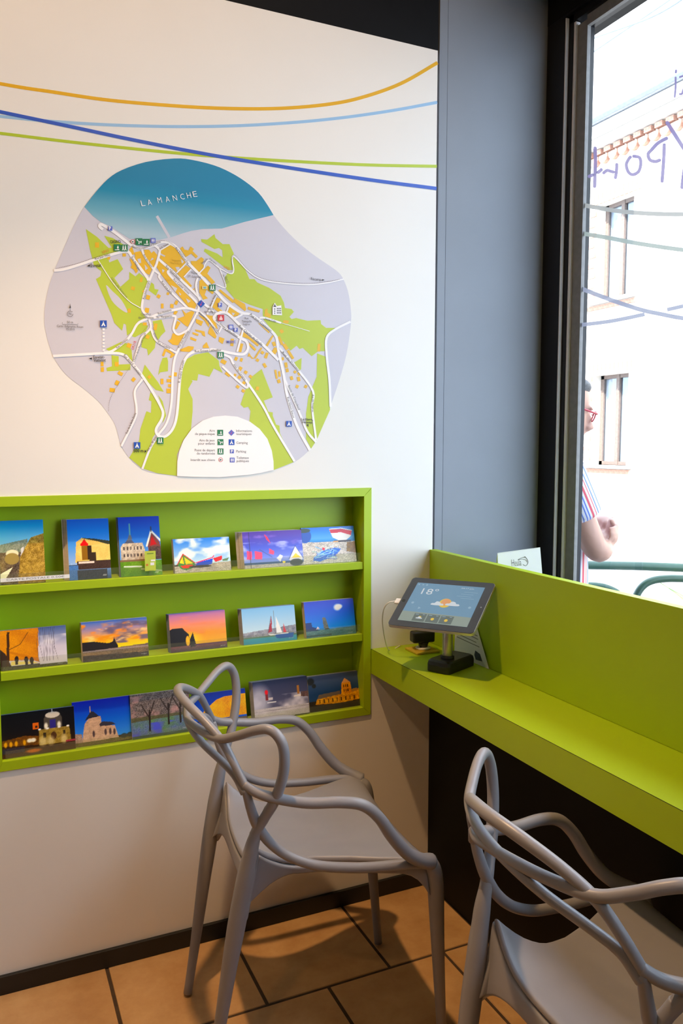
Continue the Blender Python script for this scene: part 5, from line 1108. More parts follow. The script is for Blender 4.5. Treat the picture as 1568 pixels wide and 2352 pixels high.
# pictograms
def icon(c, s, m, glyph, name='pictogram', rot=0):
    x, y = c; h = s/2
    ico = Flat(0.0029).poly([(x + h*math.cos(math.radians(a))*1.414*(1 if True else 1), y + h*math.sin(math.radians(a))*1.414) for a in ((45, 135, 225, 315) if not rot else (0, 90, 180, 270))] if not rot else [(x+h*1.25, y), (x, y+h*1.25), (x-h*1.25, y), (x, y-h*1.25)]).done(name, m, mp)
    g = Flat(0.0032)
    def P_(*pts): g.poly([(x + a*s, y + b*s) for a, b in pts])
    def D_(a, b, r): g.poly([(x + a*s + r*s*math.cos(k*math.pi/5), y + b*s + r*s*math.sin(k*math.pi/5)) for k in range(10)])
    gm = m_wht
    if glyph == 'tent': P_((0, -.3), (.32, .34), (.12, .34), (0, .08), (-.12, .34), (-.32, .34)); P_((-.1, -.38), (-.05, -.38), (.08, -.18), (.03, -.18)); P_((.1, -.38), (.05, -.38), (-.08, -.18), (-.03, -.18))
    elif glyph == 'walk':
        for o_ in (-.17, .17): D_(o_, -.28, .09); P_((o_-.09, -.17), (o_+.09, -.17), (o_+.08, .08), (o_+.17, .36), (o_+.07, .36), (o_, .14), (o_-.09, .36), (o_-.18, .36), (o_-.08, .06))
    elif glyph == 'tree': P_((-.34, .36), (-.34, .28), (.34, .22), (.34, .36)); P_((.12, -.34), (.24, -.06), (.2, .1), (.15, .1), (.15, .24), (.09, .24), (.09, .1), (.02, .1), (.0, -.06))
    elif glyph == 'play': P_((-.36, -.18), (-.3, -.24), (.36, .1), (.32, .17)); P_((-.05, .0), (.03, .0), (.07, .34), (-.09, .34)); D_(-.26, -.3, .08); D_(.3, -.04, .08); P_((.24, .02), (.36, .02), (.34, .24), (.26, .24))
    elif glyph == 'wc':
        for o_ in (-.17, .17): D_(o_, -.26, .09); P_((o_-.11, -.15), (o_+.11, -.15), (o_+.13, .1), (o_+.06, .1), (o_+.06, .38), (o_-.06, .38), (o_-.06, .1), (o_-.13, .1))
    elif glyph == 'church': P_((-.05, -.36), (.05, -.36), (.12, -.1), (.26, .05), (.26, .34), (-.26, .34), (-.26, .05), (-.12, -.1)); gm = flatmat('map pink', (244, 200, 196))
    elif glyph == 'info': P_((-.02, .3), (-.18, .26), (-.06, -.02), (.1, -.06), (.02, .2)); D_(.12, -.24, .08); gm = m_pink
    if g.mb.v: g.done('pictogram_mark', gm, mp)
    if glyph == 'P': mtxt('P', (x-s*.22, y+s*.34), (x+s*.24, y+s*.34), s*.68, m_wht, .03, 1.0, 0.0034)
for c, s, m_, gl in ((za(938, 843), 15.5, m_grn, 'play'), (za(1002, 848), 15.5, m_grn, 'tree'), (za(740, 897), 15.5, m_grn, 'tree'), (za(805, 900), 15.5, m_grn, 'walk'), (za(1064, 832), 11, m_vio, 'wc'), (za(678, 724), 10, m_vio, 'P'), (zb(186, 1258), 14.5, m_grn, 'walk'), (zb(255, 1412), 9, m_vio, 'P'), (zd(264, 40), 14.5, m_red, 'church'), (zd(261, 375), 14.5, m_grn, 'walk'), (zd(354, 122), 11, m_vio, 'wc'), (zd(397, 148), 9, m_vio, 'P'), (zc(617, 93), 15.5, m_blue, 'tent'), (zc(920, 1188), 15, m_blue, 'tent'), (zc(1128, 1145), 15, m_grn, 'walk'), (zd(876, 993), 13, m_blue, 'tent'),
    (nl(690, 352), 13.5, m_grn, 'tree'), (nl(694, 493), 13.5, m_grn, 'play'), (nl(695, 633), 13.5, m_grn, 'walk'), (nl(860, 494), 13.2, m_blue, 'tent'), (nl(865, 632), 9, m_vio, 'P'), (nl(870, 762), 11, m_vio, 'wc')): icon(c, s, m_, gl)
icon(zb(85, 1402), 14.5, m_blue, 'info', rot=1); icon(nl(858, 352), 11.4, m_vio, 'info', rot=1)
Flat(0.0029).poly(zz(zb, (93, 1242), (142, 1242), (142, 1272), (93, 1272))).done('pictogram', flatmat('map pale yellow', (226, 206, 120)), mp); Flat(0.0031).poly(zz(zb, (105, 1250), (130, 1250), (126, 1266), (108, 1264))).done('pictogram_mark', flatmat('map sky', (90, 170, 215)), mp)
for c in (za(882, 843), nl(697, 757)):
    Flat(0.0028).poly([(c[0]+4.8*math.cos(k*math.pi/9), c[1]+4.8*math.sin(k*math.pi/9)) for k in range(18)]).done('pictogram', m_wht, mp)
    Flat(0.0030).ribbon([(c[0]+4.4*math.cos(k*math.pi/9), c[1]+4.4*math.sin(k*math.pi/9)) for k in range(19)], 1.0, 1).done('pictogram_ring', m_red, mp)
    Flat(0.0030).poly([(c[0]-2.2, c[1]-1.2), (c[0]+2.2, c[1]-.6), (c[0]+2.4, c[1]+2.2), (c[0]+1, c[1]+.6), (c[0]-1, c[1]+2.2), (c[0]-2.4, c[1]+1.6)]).done('pictogram_mark', m_blk, mp)
# little villa drawing
vx, vy = zb(771, 1455)
hs = Flat(0.0028).poly([(vx-11, vy-6), (vx-6, vy-16), (vx-1, vy-8), (vx+9, vy-10), (vx+11, vy+13), (vx-11, vy+12)]); hs.done('villa_drawing', m_wht, mp)
hs = Flat(0.0030); hs.poly([(vx-9, vy-6), (vx-6, vy-13), (vx-2, vy-6)]); 
for i_ in range(3):
    for j_ in range(3): hs.poly([(vx-1+3.6*i_, vy-4+5*j_), (vx+1.4+3.6*i_, vy-4+5*j_), (vx+1.4+3.6*i_, vy-1+5*j_), (vx-1+3.6*i_, vy-1+5*j_)])
for j_ in range(3): hs.poly([(vx-7, vy-3+4.8*j_), (vx-5, vy-3+4.8*j_), (vx-5, vy+0.4+4.8*j_), (vx-7, vy+0.4+4.8*j_)])
hs.done('villa_drawing', m_txt, mp)

# four long painted lines sweeping over the wall
for pts, w_, rgb, lab in (([(-900, 26), (-450, 108), (-12, 190), (120, 211), (250, 230), (400, 243), (520, 249), (640, 249), (750, 240), (830, 224), (920, 192), (1004.5, 144)], 8, (226, 172, 22), 'orange line sweeping across the wall, highest of the four'),
    ([(-900, 176), (-450, 222), (-12, 266), (150, 281), (330, 289.5), (500, 290), (650, 283), (780, 271), (900, 254), (1004, 235)], 7, (150, 190, 226), 'pale blue line sweeping across the wall above the map'),
    ([(-900, 194), (-450, 250), (-12, 304.5), (180, 328), (400, 351), (550, 363), (700, 372), (850, 379), (1003, 382)], 7, (178, 198, 44), 'lime green line running across the wall above the map'),
    ([(-900, 66), (-450, 161), (-12, 254), (150, 288), (300, 320), (480, 355), (650, 383), (850, 413), (1002.5, 433)], 8, (42, 86, 190), 'dark blue line crossing the green one above the map')):
    L_, R_ = ribbon_px(pts, w_, 8); lift = 0.0006 if rgb != (42, 86, 190) else 0.0012
    mb = MB(); m_ = len(L_); V = [wallp(x, y, lift) for x, y in L_ + R_] + [wallp(x, y, 0.0) for x, y in L_ + R_]
    mb.add(V, [(i, i+1, m_+i+1, m_+i) for i in range(m_-1)] + [(i, 2*m_+i, 2*m_+i+1, i+1) for i in range(m_-1)] + [(m_+i, m_+i+1, 3*m_+i+1, 3*m_+i) for i in range(m_-1)])
    tag(build('painted_line', mb, flatmat('vinyl ' + lab.split()[0] + ' ' + lab.split()[1], rgb)), lab, 'wall decal', 'painted lines on the wall')
# ================================================================== lettering and lines stuck on the window pane
def gp(x, y, lift=0.0012): return on_x(x, y, GX - lift)
def vinyl_mat(name, rgb):
    m = bpy.data.materials.new(name); m.use_nodes = True; nt = m.node_tree; nt.nodes.clear()
    out = nt.nodes.new('ShaderNodeOutputMaterial'); df = nt.nodes.new('ShaderNodeBsdfDiffuse'); tl = nt.nodes.new('ShaderNodeBsdfTranslucent'); tr = nt.nodes.new('ShaderNodeBsdfTransparent')
    nz = nt.nodes.new('ShaderNodeTexNoise'); nz.inputs['Scale'].default_value = 60; tc = nt.nodes.new('ShaderNodeTexCoord'); nt.links.new(tc.outputs['Object'], nz.inputs['Vector'])
    mr = nt.nodes.new('ShaderNodeMapRange'); mr.inputs['To Min'].default_value = 0.02; mr.inputs['To Max'].default_value = 0.04; nt.links.new(nz.outputs['Fac'], mr.inputs['Value'])
    c = srgb(*rgb) + (1,); df.inputs['Color'].default_value = c; tl.inputs['Color'].default_value = c
    m1 = nt.nodes.new('ShaderNodeMixShader'); m1.inputs[0].default_value = 0.65; nt.links.new(df.outputs[0], m1.inputs[1]); nt.links.new(tl.outputs[0], m1.inputs[2])
    m2 = nt.nodes.new('ShaderNodeMixShader'); nt.links.new(mr.outputs[0], m2.inputs[0]); nt.links.new(m1.outputs[0], m2.inputs[1]); nt.links.new(tr.outputs[0], m2.inputs[2]); nt.links.new(m2.outputs[0], out.inputs['Surface'])
    return m
def glass_ribbon(name, pts, w, m, parent=None, n=8, skip=None):
    """stroke with rounded ends; skip = (x0, x1) leaves out the stretch already covered by a crossing line"""
    p = smooth_open(pts, n) if len(pts) > 2 else pts
    runs = [p] if skip is None else [[q for q in p if q[0] < skip[0]], [q for q in p if q[0] > skip[1]]]
    mb = MB()
    for run in runs:
        L_, R_ = ribbon_px(run, w, n, False); k = len(L_)
        def cap(e, f):
            a0 = math.atan2(f[1]-e[1], f[0]-e[0]); return [(e[0] - w/2*math.sin(t)*math.cos(a0) + w/2*math.cos(t)*(-math.sin(a0)), e[1] - w/2*math.sin(t)*math.sin(a0) + w/2*math.cos(t)*math.cos(a0)) for t in [math.pi*j/8 for j in range(9)]]
        mb.add([gp(x, y) for x, y in L_ + R_], [(i, i+1, k+i+1, k+i) for i in range(k-1)])
        if skip is None:
            for e, f in ((run[0], run[1]), (run[-1], run[-2])):
                c = cap(e, f); mb.add([gp(x, y) for x, y in c], [tuple(range(len(c)))])
    o = build(name, mb, m, fix=False)
    return keep_world(o, parent) if parent else o
v_gy = vinyl_mat('grey vinyl', (132, 132, 130)); v_bl = vinyl_mat('blue grey vinyl', (120, 124, 140)); v_vi = vinyl_mat('violet vinyl', (108, 100, 134)); v_gn = vinyl_mat('sage vinyl', (126, 134, 130))
def ext(pts):   # carry a line on past the frame edge along the pane
    return pts
for pts, w, m, lab in (([(1326, 468), (1365, 476), (1430, 486), (1500, 491), (1568, 492), (1660, 488), (1800, 470)], 10, v_gy, 'grey curved line on the window pane, uppermost of four'),
    ([(1325, 534), (1400, 547), (1470, 560), (1568, 574), (1700, 588), (1850, 596)], 10, v_gn, 'sage grey curved line on the window pane, second from the top'),
    ([(1322, 658), (1400, 688), (1470, 711), (1520, 722), (1568, 731), (1700, 750), (1850, 762)], 10, v_bl, 'blue-grey line falling across another on the window pane'),
    ([(1319, 748), (1400, 738), (1480, 722), (1568, 703), (1700, 668), (1850, 620)], 9, v_bl, 'blue-grey line rising across another on the window pane')):
    o = glass_ribbon('window_decal_line', pts, w, m, skip=(1490, 1524) if 'rising' in lab else None); tag(o, lab, 'window decal', 'lines on the window pane', 'thing')
gt = empty('window_lettering', tuple(gp(1450, 380))); tag(gt, 'violet hand-drawn town name lettered on the window, seen reversed', 'lettering', None, 'thing')
for pts, w in (([(1366, 340), (1367, 370), (1366, 400), (1365, 428)], 8), ([(1353, 405), (1357, 403.5), (1360, 402)], 8), ([(1373, 396), (1377, 393), (1380, 390)], 8),      # t
    ([(1416, 378), (1415, 395), (1413, 408)], 7.5), ([(1408, 395), (1402, 393.5), (1394, 391.5), (1386, 397)], 7.5),            # r
    ([(1455, 359), (1468, 362), (1471, 376), (1466, 394), (1452, 401), (1442, 394), (1438, 378), (1443, 366), (1447, 361)], 7.5),   # o
    ([(1525, 333), (1524, 360), (1522, 390), (1520, 416)], 8), ([(1530, 318), (1520, 323), (1508, 331), (1496, 344), (1488, 354), (1492, 367), (1504, 371), (1514, 368)], 8),     # p
    ([(1532, 282), (1546, 304), (1560, 326), (1571, 343)], 9), ([(1612, 280), (1594, 318), (1581, 346), (1572, 385), (1566, 430)], 9)):                               # Y
    glass_ribbon('letter_stroke', pts, w, v_vi, gt, 5)
g2 = empty('window_tagline', tuple(gp(1560, 200))); tag(g2, 'smaller violet hand-drawn word on the window above the town name', 'lettering', None, 'thing')
for pts, w in (([(1551, 178), (1551, 200), (1549, 222)], 4.5), ([(1552, 162), (1551.5, 166)], 5), ([(1575, 150), (1573, 190), (1566, 214), (1561, 216)], 5), ([(1561, 177), (1566, 175), (1570, 173.5)], 4.5), ([(1578, 171), (1584, 169), (1588, 167)], 4.5)):
    glass_ribbon('letter_stroke', pts, w, v_vi, g2, 4)

# ================================================================== the street outside
GZ = -0.15
M['pavement'] = mat('pale pavement', (0.27, 0.265, 0.27), 0.9, 0.12, 60, 0.2, bscale=200)
M['asphalt'] = mat('light asphalt', (0.18, 0.18, 0.19), 0.9, 0.10, 80, 0.2)
M['render_white'] = mat('cream rendered wall', (0.74, 0.69, 0.62), 0.9, 0.05, 3, 0.1)
M['brick'] = mat('red brick', (0.46, 0.24, 0.17), 0.9, 0.25, 30, 0.1)
M['brick_pale'] = mat('pale orange brick', (0.48, 0.32, 0.22), 0.9, 0.2, 30, 0.1)
M['wood_brown'] = mat('brown window wood', (0.16, 0.115, 0.095), 0.6, 0.15, 30)
M['white_paint'] = mat('white painted wood', (0.78, 0.78, 0.78), 0.5, 0.03, 20)
M['curtain'] = mat('white net curtain', (0.70, 0.72, 0.74), 0.9, 0.06, 60)
M['roof'] = mat('grey slate', (0.40, 0.41, 0.44), 0.7, 0.15, 30, 0.1)
M['zinc'] = mat('grey zinc', (0.22, 0.25, 0.28), 0.5, 0.1, 20)
M['rail_green'] = mat('dark green railing paint', (0.020, 0.065, 0.045), 0.35, 0.1, 40)
mb = MB(); mb.box(WIN_X+0.16, 3.6, -8, 22, GZ-0.2, GZ); struct(build('pavement_near', mb, M['pavement']))
mb = MB(); mb.box(3.62, 8.0, -8, 22, GZ-0.3, GZ-0.06); struct(build('road_surface', mb, M['asphalt']))
mb = MB(); mb.box(8.0, 9.5, -8, 22, GZ-0.2, GZ); struct(build('pavement_far', mb, M['pavement']))
mb = MB(); mb.box(7.86, 8.0, -8, 22, GZ-0.3, GZ+0.01); struct(build('kerb', mb, mat('grey kerb stone', (0.25, 0.28, 0.31), 0.8, 0.1, 10), bevel=0.01))

# house over the road: rendered wall with brick trimmings
FX, EAVE = 9.4, 6.42
house = empty('house', (FX, 10, GZ)); tag(house, 'pale rendered house with brick trimmings across the street', 'house')
def hpart(name, mb, m, parent=house, **k): return keep_world(build(name, mb, m, **k), parent)
WINS = []
HOUSE_GLASS = mat_clear('house window glass', (0.8, 0.85, 0.9), 0.08)
for yc in (4.1, 7.1, 10.11, 13.1):
    for z0_, z1_ in ((0.98, 2.46), (3.66, 5.22)): WINS.append((yc-0.40, yc+0.40, z0_, z1_))
ys = sorted({-3.0, 18.0} | {w[0] for w in WINS} | {w[1] for w in WINS}); zs_ = sorted({GZ, EAVE} | {w[2] for w in WINS} | {w[3] for w in WINS})
mb = MB()
for i in range(len(ys)-1):
    for j in range(len(zs_)-1):
        yc, zc_ = (ys[i]+ys[i+1])/2, (zs_[j]+zs_[j+1])/2
        if any(w[0] < yc < w[1] and w[2] < zc_ < w[3] for w in WINS): continue
        mb.box(FX, FX+0.35, ys[i], ys[i+1], zs_[j], zs_[j+1])
hpart('wall', mb, M['render_white'])
brick_h = mesh_from(MB().box(-0.02, 0.05, -0.032, 0.032, -0.11, 0.11), 'brick'); brick_h.materials.append(M['brick_pale'])
brick_q = mesh_from(MB().box(-0.02, 0.05, -0.07, 0.07, -0.034, 0.034), 'brick'); brick_q.materials.append(M['brick'])
def brick(me, x, y, z, rx=0):
    o = link('brick', me); o.location = (x, y, z); o.rotation_euler = (rx, 0, 0); bpy.context.view_layer
    o.parent = house; o.matrix_parent_inverse = Matrix.Translation(-Vector(house.location)); return o
for ya, yb_, za_, zb_ in WINS:
    lo = za_ < 3
    win = MB(); win.box(FX+0.17, FX+0.22, ya, ya+0.07, za_, zb_); win.box(FX+0.17, FX+0.22, yb_-0.07, yb_, za_, zb_); win.box(FX+0.17, FX+0.22, ya, yb_, zb_-0.06, zb_); win.box(FX+0.17, FX+0.22, ya, yb_, za_, za_+0.06); win.box(FX+0.16, FX+0.22, (ya+yb_)/2-0.035, (ya+yb_)/2+0.035, za_, zb_)
    wf = hpart('window_frame', win, M['wood_brown'])
    p_ = MB(); p_.box(FX+0.195, FX+0.20, ya+0.05, yb_-0.05, za_+0.05, zb_-0.05); hpart('pane', p_, HOUSE_GLASS, wf)
    p_ = MB(); nn_ = 24
    pts = [(ya+0.05+(yb_-ya-0.10)*k/nn_, 0.012*math.sin(k*1.7)) for k in range(nn_+1)]
    p_.add([(FX+0.24+d, y, za_) for y, d in pts] + [(FX+0.24+d, y, zb_) for y, d in pts], [(k, k+1, nn_+2+k, nn_+1+k) for k in range(nn_)]); hpart('curtain', p_, M['curtain'], wf, smooth=True, fix=False)
    p_ = MB(); p_.box(FX+0.34, FX+0.35, ya-0.2, yb_+0.2, za_-0.1, zb_+0.1); hpart('room_back', p_, M['wood_brown'])
    p_ = MB(); p_.box(FX-0.10, FX+0.2, ya-0.12, yb_+0.12, za_-0.05, za_); hpart('sill', p_, M['render_white'])
    for k in range(12): brick(brick_h, FX-0.01, ya-0.13+0.094*k, zb_+0.115)
    for k in range(9): brick(brick_q, FX-0.012, ya-0.06+0.118*k, za_-0.10)
    for k in range(9): brick(brick_q, FX-0.012, yb_+0.08+(0.03 if k % 2 else 0), za_+0.1+k*0.165)
# corbelled brick cornice: a straight course and a row of half-round corbels under the eave
c_me = MB(); c_me.prism([(0.10*math.cos(math.pi+math.pi*k/8), 0.13*math.sin(math.pi+math.pi*k/8)) for k in range(9)], 'x', -0.07, 0.02); c_me = mesh_from(c_me, 'corbel'); c_me.materials.append(M['brick'])
for k in range(58):
    o = link('corbel', c_me); o.location = (FX-0.005, 4.0+0.235*k*0.9, EAVE-0.46); o.parent = house; o.matrix_parent_inverse = Matrix.Translation(-Vector(house.location))
c2 = mesh_from(MB().box(-0.09, 0.02, -0.07, 0.07, -0.035, 0.035), 'brick'); c2.materials.append(M['brick'])
for k in range(58):
    o = link('brick', c2); o.location = (FX-0.01, 4.1+0.235*k*0.9, EAVE-0.40); o.parent = house; o.matrix_parent_inverse = Matrix.Translation(-Vector(house.location))
mb = MB(); mb.box(FX-0.16, FX+0.1, -3, 18, EAVE-0.34, EAVE-0.20); mb.box(FX-0.22, FX+0.1, -3, 18, EAVE-0.19, EAVE-0.02); hpart('cornice', mb, M['render_white'])
mb = MB(); mb.tube([(FX-0.30, -3, EAVE+0.06), (FX-0.30, 18, EAVE+0.06)], 0.07, 10); hpart('gutter', mb, M['zinc'], smooth=True)
mb = MB(); mb.prism([(FX-0.28, EAVE), (FX+3.5, EAVE+4.2), (FX+3.5, EAVE)], 'y', -3, 18)
# prism for axis y expects (x, z)
hpart('roof', mb, M['roof'])
mb = MB(); mb.box(FX+0.55, FX+1.9, 8.0, 8.9, EAVE+0.6, EAVE+2.2); mb.prism([(FX+0.45, EAVE+2.2), (FX+1.1, EAVE+2.75), (FX+2.2, EAVE+2.2)], 'y', 7.95, 8.95); dm = hpart('dormer', mb, M['zinc'])
mb = MB(); mb.box(FX+0.53, FX+0.56, 8.2, 8.7, EAVE+0.9, EAVE+2.0); hpart('dormer_window', mb, M['white_paint'])
# overhead wires
for i_, (a, b) in enumerate(((on_x(1240, 170, 6.0), on_x(1372, 112, 6.0)), (on_x(1440, 60, 5.0), on_x(1640, -60, 5.0)))):
    pts = [a.lerp(b, k/10) + Vector((0, 0, -0.05*math.sin(math.pi*k/10))) for k in range(11)]
    ends = [pts[0] + (pts[0]-pts[1])*30] + pts + [pts[-1] + (pts[-1]-pts[-2])*40]
    mb = MB(); mb.tube(ends, 0.010, 6)
    tag(build('overhead_wire', mb, M['zinc'], smooth=True), ['dark overhead wire nearer the house across the street', 'dark overhead wire strung higher over the street'][i_], 'wire', 'overhead wires')

# barrier of bent green tube along the pavement edge
def at_depth(x, y, d): return ORG + ray(x, y)*d
def rail(name, px, d, r, lab, legs):
    t = empty(name, tuple(at_depth(px[0][0], px[0][1], d))); t.location.z = GZ
    pts = [at_depth(x, y, d) for x, y in px]
    mb = MB(); mb.tube(catmull(pts, 6), r, 14); keep_world(build('hoop', mb, M['rail_green'], smooth=True), t)
    for x, y in legs:
        p = at_depth(x, y, d); mb = MB(); mb.tube([p, Vector((p.x, p.y, GZ+0.001))], r*0.95, 12); keep_world(build('post', mb, M['rail_green'], smooth=True), t)
        mb = MB(); mb.lathe([(0.06, 0.0), (0.06, 0.008), (0.02, 0.012)], 16, (p.x, p.y, GZ)); keep_world(build('foot_plate', mb, M['rail_green']), t)
    tag(t, lab, 'railing', 'street railings')
rail('street_railing', [(1215, 1297), (1250, 1296), (1350, 1298), (1460, 1300), (1568, 1304), (1680, 1309), (1760, 1312)], 3.7, 0.020, 'long straight green tube railing at the pavement edge', [(1240, 1297), (1740, 1311)])
rail('street_hoop', [(1456, 1395), (1462, 1366), (1478, 1344), (1500, 1333), (1530, 1329), (1568, 1329), (1680, 1333)], 3.1, 0.0145, 'bent green tube hoop standing before the long railing', [(1456, 1392), (1676, 1333)])
rail('street_hoop', [(1305, 1370), (1318, 1350), (1345, 1344), (1380, 1346), (1405, 1354), (1420, 1364), (1428, 1385)], 3.6, 0.0135, 'bent green tube hoop standing beside the man outside', [(1305, 1368), (1428, 1384)])

# plants by the pavement: a tub with long leaves at the edge of the view
def leaf(p0, d, L, w, m_, parent, droop=0.5):
    d = Vector(d).normalized(); sd = d.cross(Vector((0, 0, 1))).normalized(); P_, n_ = [], 7
    for k in range(n_+1):
        t = k/n_; c = p0 + d*L*t + Vector((0, 0, -droop*L*t*t)); ww = w*math.sin(math.pi*min(0.98, 0.12+0.88*t))
        P_ += [c - sd*ww/2, c + Vector((0, 0, -0.004)), c + sd*ww/2]
    mb = MB(); mb.add(P_, [(3*k+j, 3*k+j+1, 3*k+j+4, 3*k+j+3) for k in range(n_) for j in (0, 1)]); keep_world(build('leaf', mb, m_, smooth=True, fix=False), parent)
M['leaf'] = mat('fresh green leaf', (0.10, 0.24, 0.05), 0.5, 0.25, 25); M['terracotta'] = mat('terracotta tub', (0.42, 0.17, 0.09), 0.8, 0.1, 20)
pp = at_depth(1700, 1330, 4.3); pp.z = GZ
pl = empty('potted_plant', tuple(pp)); tag(pl, 'tub of long-leaved plants standing on the pavement', 'plant')
mb = MB(); mb.lathe([(0.15, 0.0), (0.20, 0.34), (0.22, 0.34), (0.22, 0.39), (0.19, 0.39), (0.18, 0.36), (0.01, 0.36)], 28, tuple(pp)); keep_world(build('tub', mb, M['terracotta'], smooth=False), pl)
random.seed(3)
for k in range(38):
    a = random.uniform(0, 2*math.pi); e = random.uniform(0.5, 2.6)
    leaf(pp + Vector((random.uniform(-.1, .1), random.uniform(-.1, .1), 0.37)), (math.cos(a), math.sin(a), e), random.uniform(0.35, 0.75), random.uniform(0.03, 0.055), M['leaf'], pl, random.uniform(0.15, 0.5))
bp = at_depth(1760, 935, 2.7)
hb = empty('hanging_basket', tuple(bp)); tag(hb, 'leafy hanging basket outside the window', 'plant')
mb = MB(); mb.lathe([(0.03, -0.16), (0.11, -0.13), (0.16, -0.05), (0.17, 0.0), (0.15, 0.0), (0.02, -0.03)], 24, tuple(bp)); keep_world(build('basket', mb, M['wood_brown'], smooth=True), hb)
mb = MB()
for k in range(3):
    a = 2*math.pi*k/3; mb.tube([bp + Vector((0.16*math.cos(a), 0.16*math.sin(a), 0)), bp + Vector((0, 0, 0.55))], 0.003, 6)
mb.tube([bp + Vector((0, 0, 0.55)), Vector((bp.x, bp.y, 2.9))], 0.004, 6); mb.tube([Vector((bp.x, bp.y, 2.9)), Vector((WIN_X+0.16, bp.y, 2.9))], 0.008, 8); keep_world(build('hanger', mb, M['zinc']), hb)
for k in range(46):
    a = random.uniform(0, 2*math.pi); e = random.uniform(-0.1, 1.6)
    leaf(bp + Vector((random.uniform(-.08, .08), random.uniform(-.08, .08), 0.0)), (math.cos(a), math.sin(a), e), random.uniform(0.12, 0.24), random.uniform(0.03, 0.05), M['leaf'], hb, random.uniform(0.3, 0.9))
# ================================================================== man standing outside, arms folded, head bowed
MD = 2.95
mp0 = ORG + ray(1272, 1018)*MD
MX, MY = mp0.x, mp0.y
man = empty('person', (MX, MY, GZ), math.atan2(-0.40, 0.915))     # local +x is where he faces, +y his left
tag(man, 'man in red glasses and striped short-sleeved shirt standing with folded arms', 'person')
skin_m = mat('skin', (0.42, 0.235, 0.18), 0.5, 0.06, 12)
hair_m = mat('grey hair', (0.10, 0.10, 0.105), 0.7, 0.3, 120, 0.3)
red_m = mat('red glasses frame', (0.42, 0.03, 0.05), 0.3, 0.05, 20)
trouser_m = mat('blue grey trousers', (0.09, 0.11, 0.16), 0.8, 0.1, 60)
shoe_m = mat('brown leather shoes', (0.10, 0.05, 0.03), 0.5, 0.1, 30)
def shirt_mat():
    m = mat('striped shirt', (0.8, 0.8, 0.82), 0.8, 0.0, 10); nt = m.node_tree; b = nt.nodes['Principled BSDF']
    tc = [n for n in nt.nodes if n.type == 'TEX_COORD'][0]; sx = nt.nodes.new('ShaderNodeSeparateXYZ'); nt.links.new(tc.outputs['Object'], sx.inputs[0])
    at = nt.nodes.new('ShaderNodeMath'); at.operation = 'ADD'
    zz_ = nt.nodes.new('ShaderNodeMath'); zz_.operation = 'SUBTRACT'; zz_.inputs[1].default_value = 1.10; nt.links.new(sx.outputs['Z'], zz_.inputs[0])
    zm = nt.nodes.new('ShaderNodeMath'); zm.operation = 'MAXIMUM'; zm.inputs[1].default_value = 0.0; nt.links.new(zz_.outputs[0], zm.inputs[0])
    zk = nt.nodes.new('ShaderNodeMath'); zk.operation = 'MULTIPLY_ADD'; zk.inputs[1].default_value = 0.42; nt.links.new(zm.outputs[0], zk.inputs[0]); nt.links.new(sx.outputs['X'], zk.inputs[2]); nt.links.new(zk.outputs[0], at.inputs[0])
    my = nt.nodes.new('ShaderNodeMath'); my.operation = 'MULTIPLY'; my.inputs[1].default_value = 0.15; ab = nt.nodes.new('ShaderNodeMath'); ab.operation = 'ABSOLUTE'
    nt.links.new(sx.outputs['Y'], ab.inputs[0]); nt.links.new(ab.outputs[0], my.inputs[0]); nt.links.new(my.outputs[0], at.inputs[1])
    fr_ = nt.nodes.new('ShaderNodeMath'); fr_.operation = 'MULTIPLY'; fr_.inputs[1].default_value = 1/0.062; nt.links.new(at.outputs[0], fr_.inputs[0])
    f2 = nt.nodes.new('ShaderNodeMath'); f2.operation = 'FRACT'; nt.links.new(fr_.outputs[0], f2.inputs[0])
    rp = nt.nodes.new('ShaderNodeValToRGB'); rp.color_ramp.interpolation = 'CONSTANT'; nt.links.new(f2.outputs[0], rp.inputs[0])
    e = rp.color_ramp.elements; W_ = (0.55, 0.55, 0.60, 1); B_ = (0.10, 0.16, 0.50, 1); R2 = (0.50, 0.07, 0.10, 1)
    e[0].position = 0; e[0].color = W_; e[1].position = 0.10; e[1].color = B_
    for p_, c_ in ((0.18, W_), (0.28, B_), (0.36, W_), (0.48, R2), (0.62, W_), (0.74, R2), (0.79, W_), (0.88, B_), (0.95, W_)):
        q_ = e.new(p_); q_.color = c_
    nt.links.new(rp.outputs[0], b.inputs['Base Color']); return m
def ell_loft(mb, rings, seg=24):
    """rings: (z, cx, cy, rx, ry)"""
    vs_ = []
    for z, cx, cy, rx, ry in rings:
        for k in range(seg):
            a = 2*math.pi*k/seg; vs_.append((cx + rx*math.cos(a), cy + ry*math.sin(a), z))
    fs = [(i*seg+k, i*seg+(k+1) % seg, (i+1)*seg+(k+1) % seg, (i+1)*seg+k) for i in range(len(rings)-1) for k in range(seg)]
    fs += [tuple(range(seg))[::-1], tuple((len(rings)-1)*seg+k for k in range(seg))]
    mb.add(vs_, fs)
def ball(mb, c, r, rot=None, n=14, m_=20):
    vs_ = []; R_ = rot or Matrix.Identity(3)
    for i in range(1, n):
        t = math.pi*i/n
        for k in range(m_):
            a = 2*math.pi*k/m_; vs_.append(Vector(c) + R_ @ Vector((r[0]*math.sin(t)*math.cos(a), r[1]*math.sin(t)*math.sin(a), r[2]*math.cos(t))))
    top, bot = Vector(c) + R_ @ Vector((0, 0, r[2])), Vector(c) + R_ @ Vector((0, 0, -r[2]))
    fs = [(i*m_+k, (i+1)*m_+k, (i+1)*m_+(k+1) % m_, i*m_+(k+1) % m_) for i in range(n-2) for k in range(m_)]
    o = len(vs_); vs_ += [top, bot]
    fs += [(o, k, (k+1) % m_) for k in range(m_)] + [(o+1, (n-2)*m_+(k+1) % m_, (n-2)*m_+k) for k in range(m_)]
    mb.add(vs_, fs)
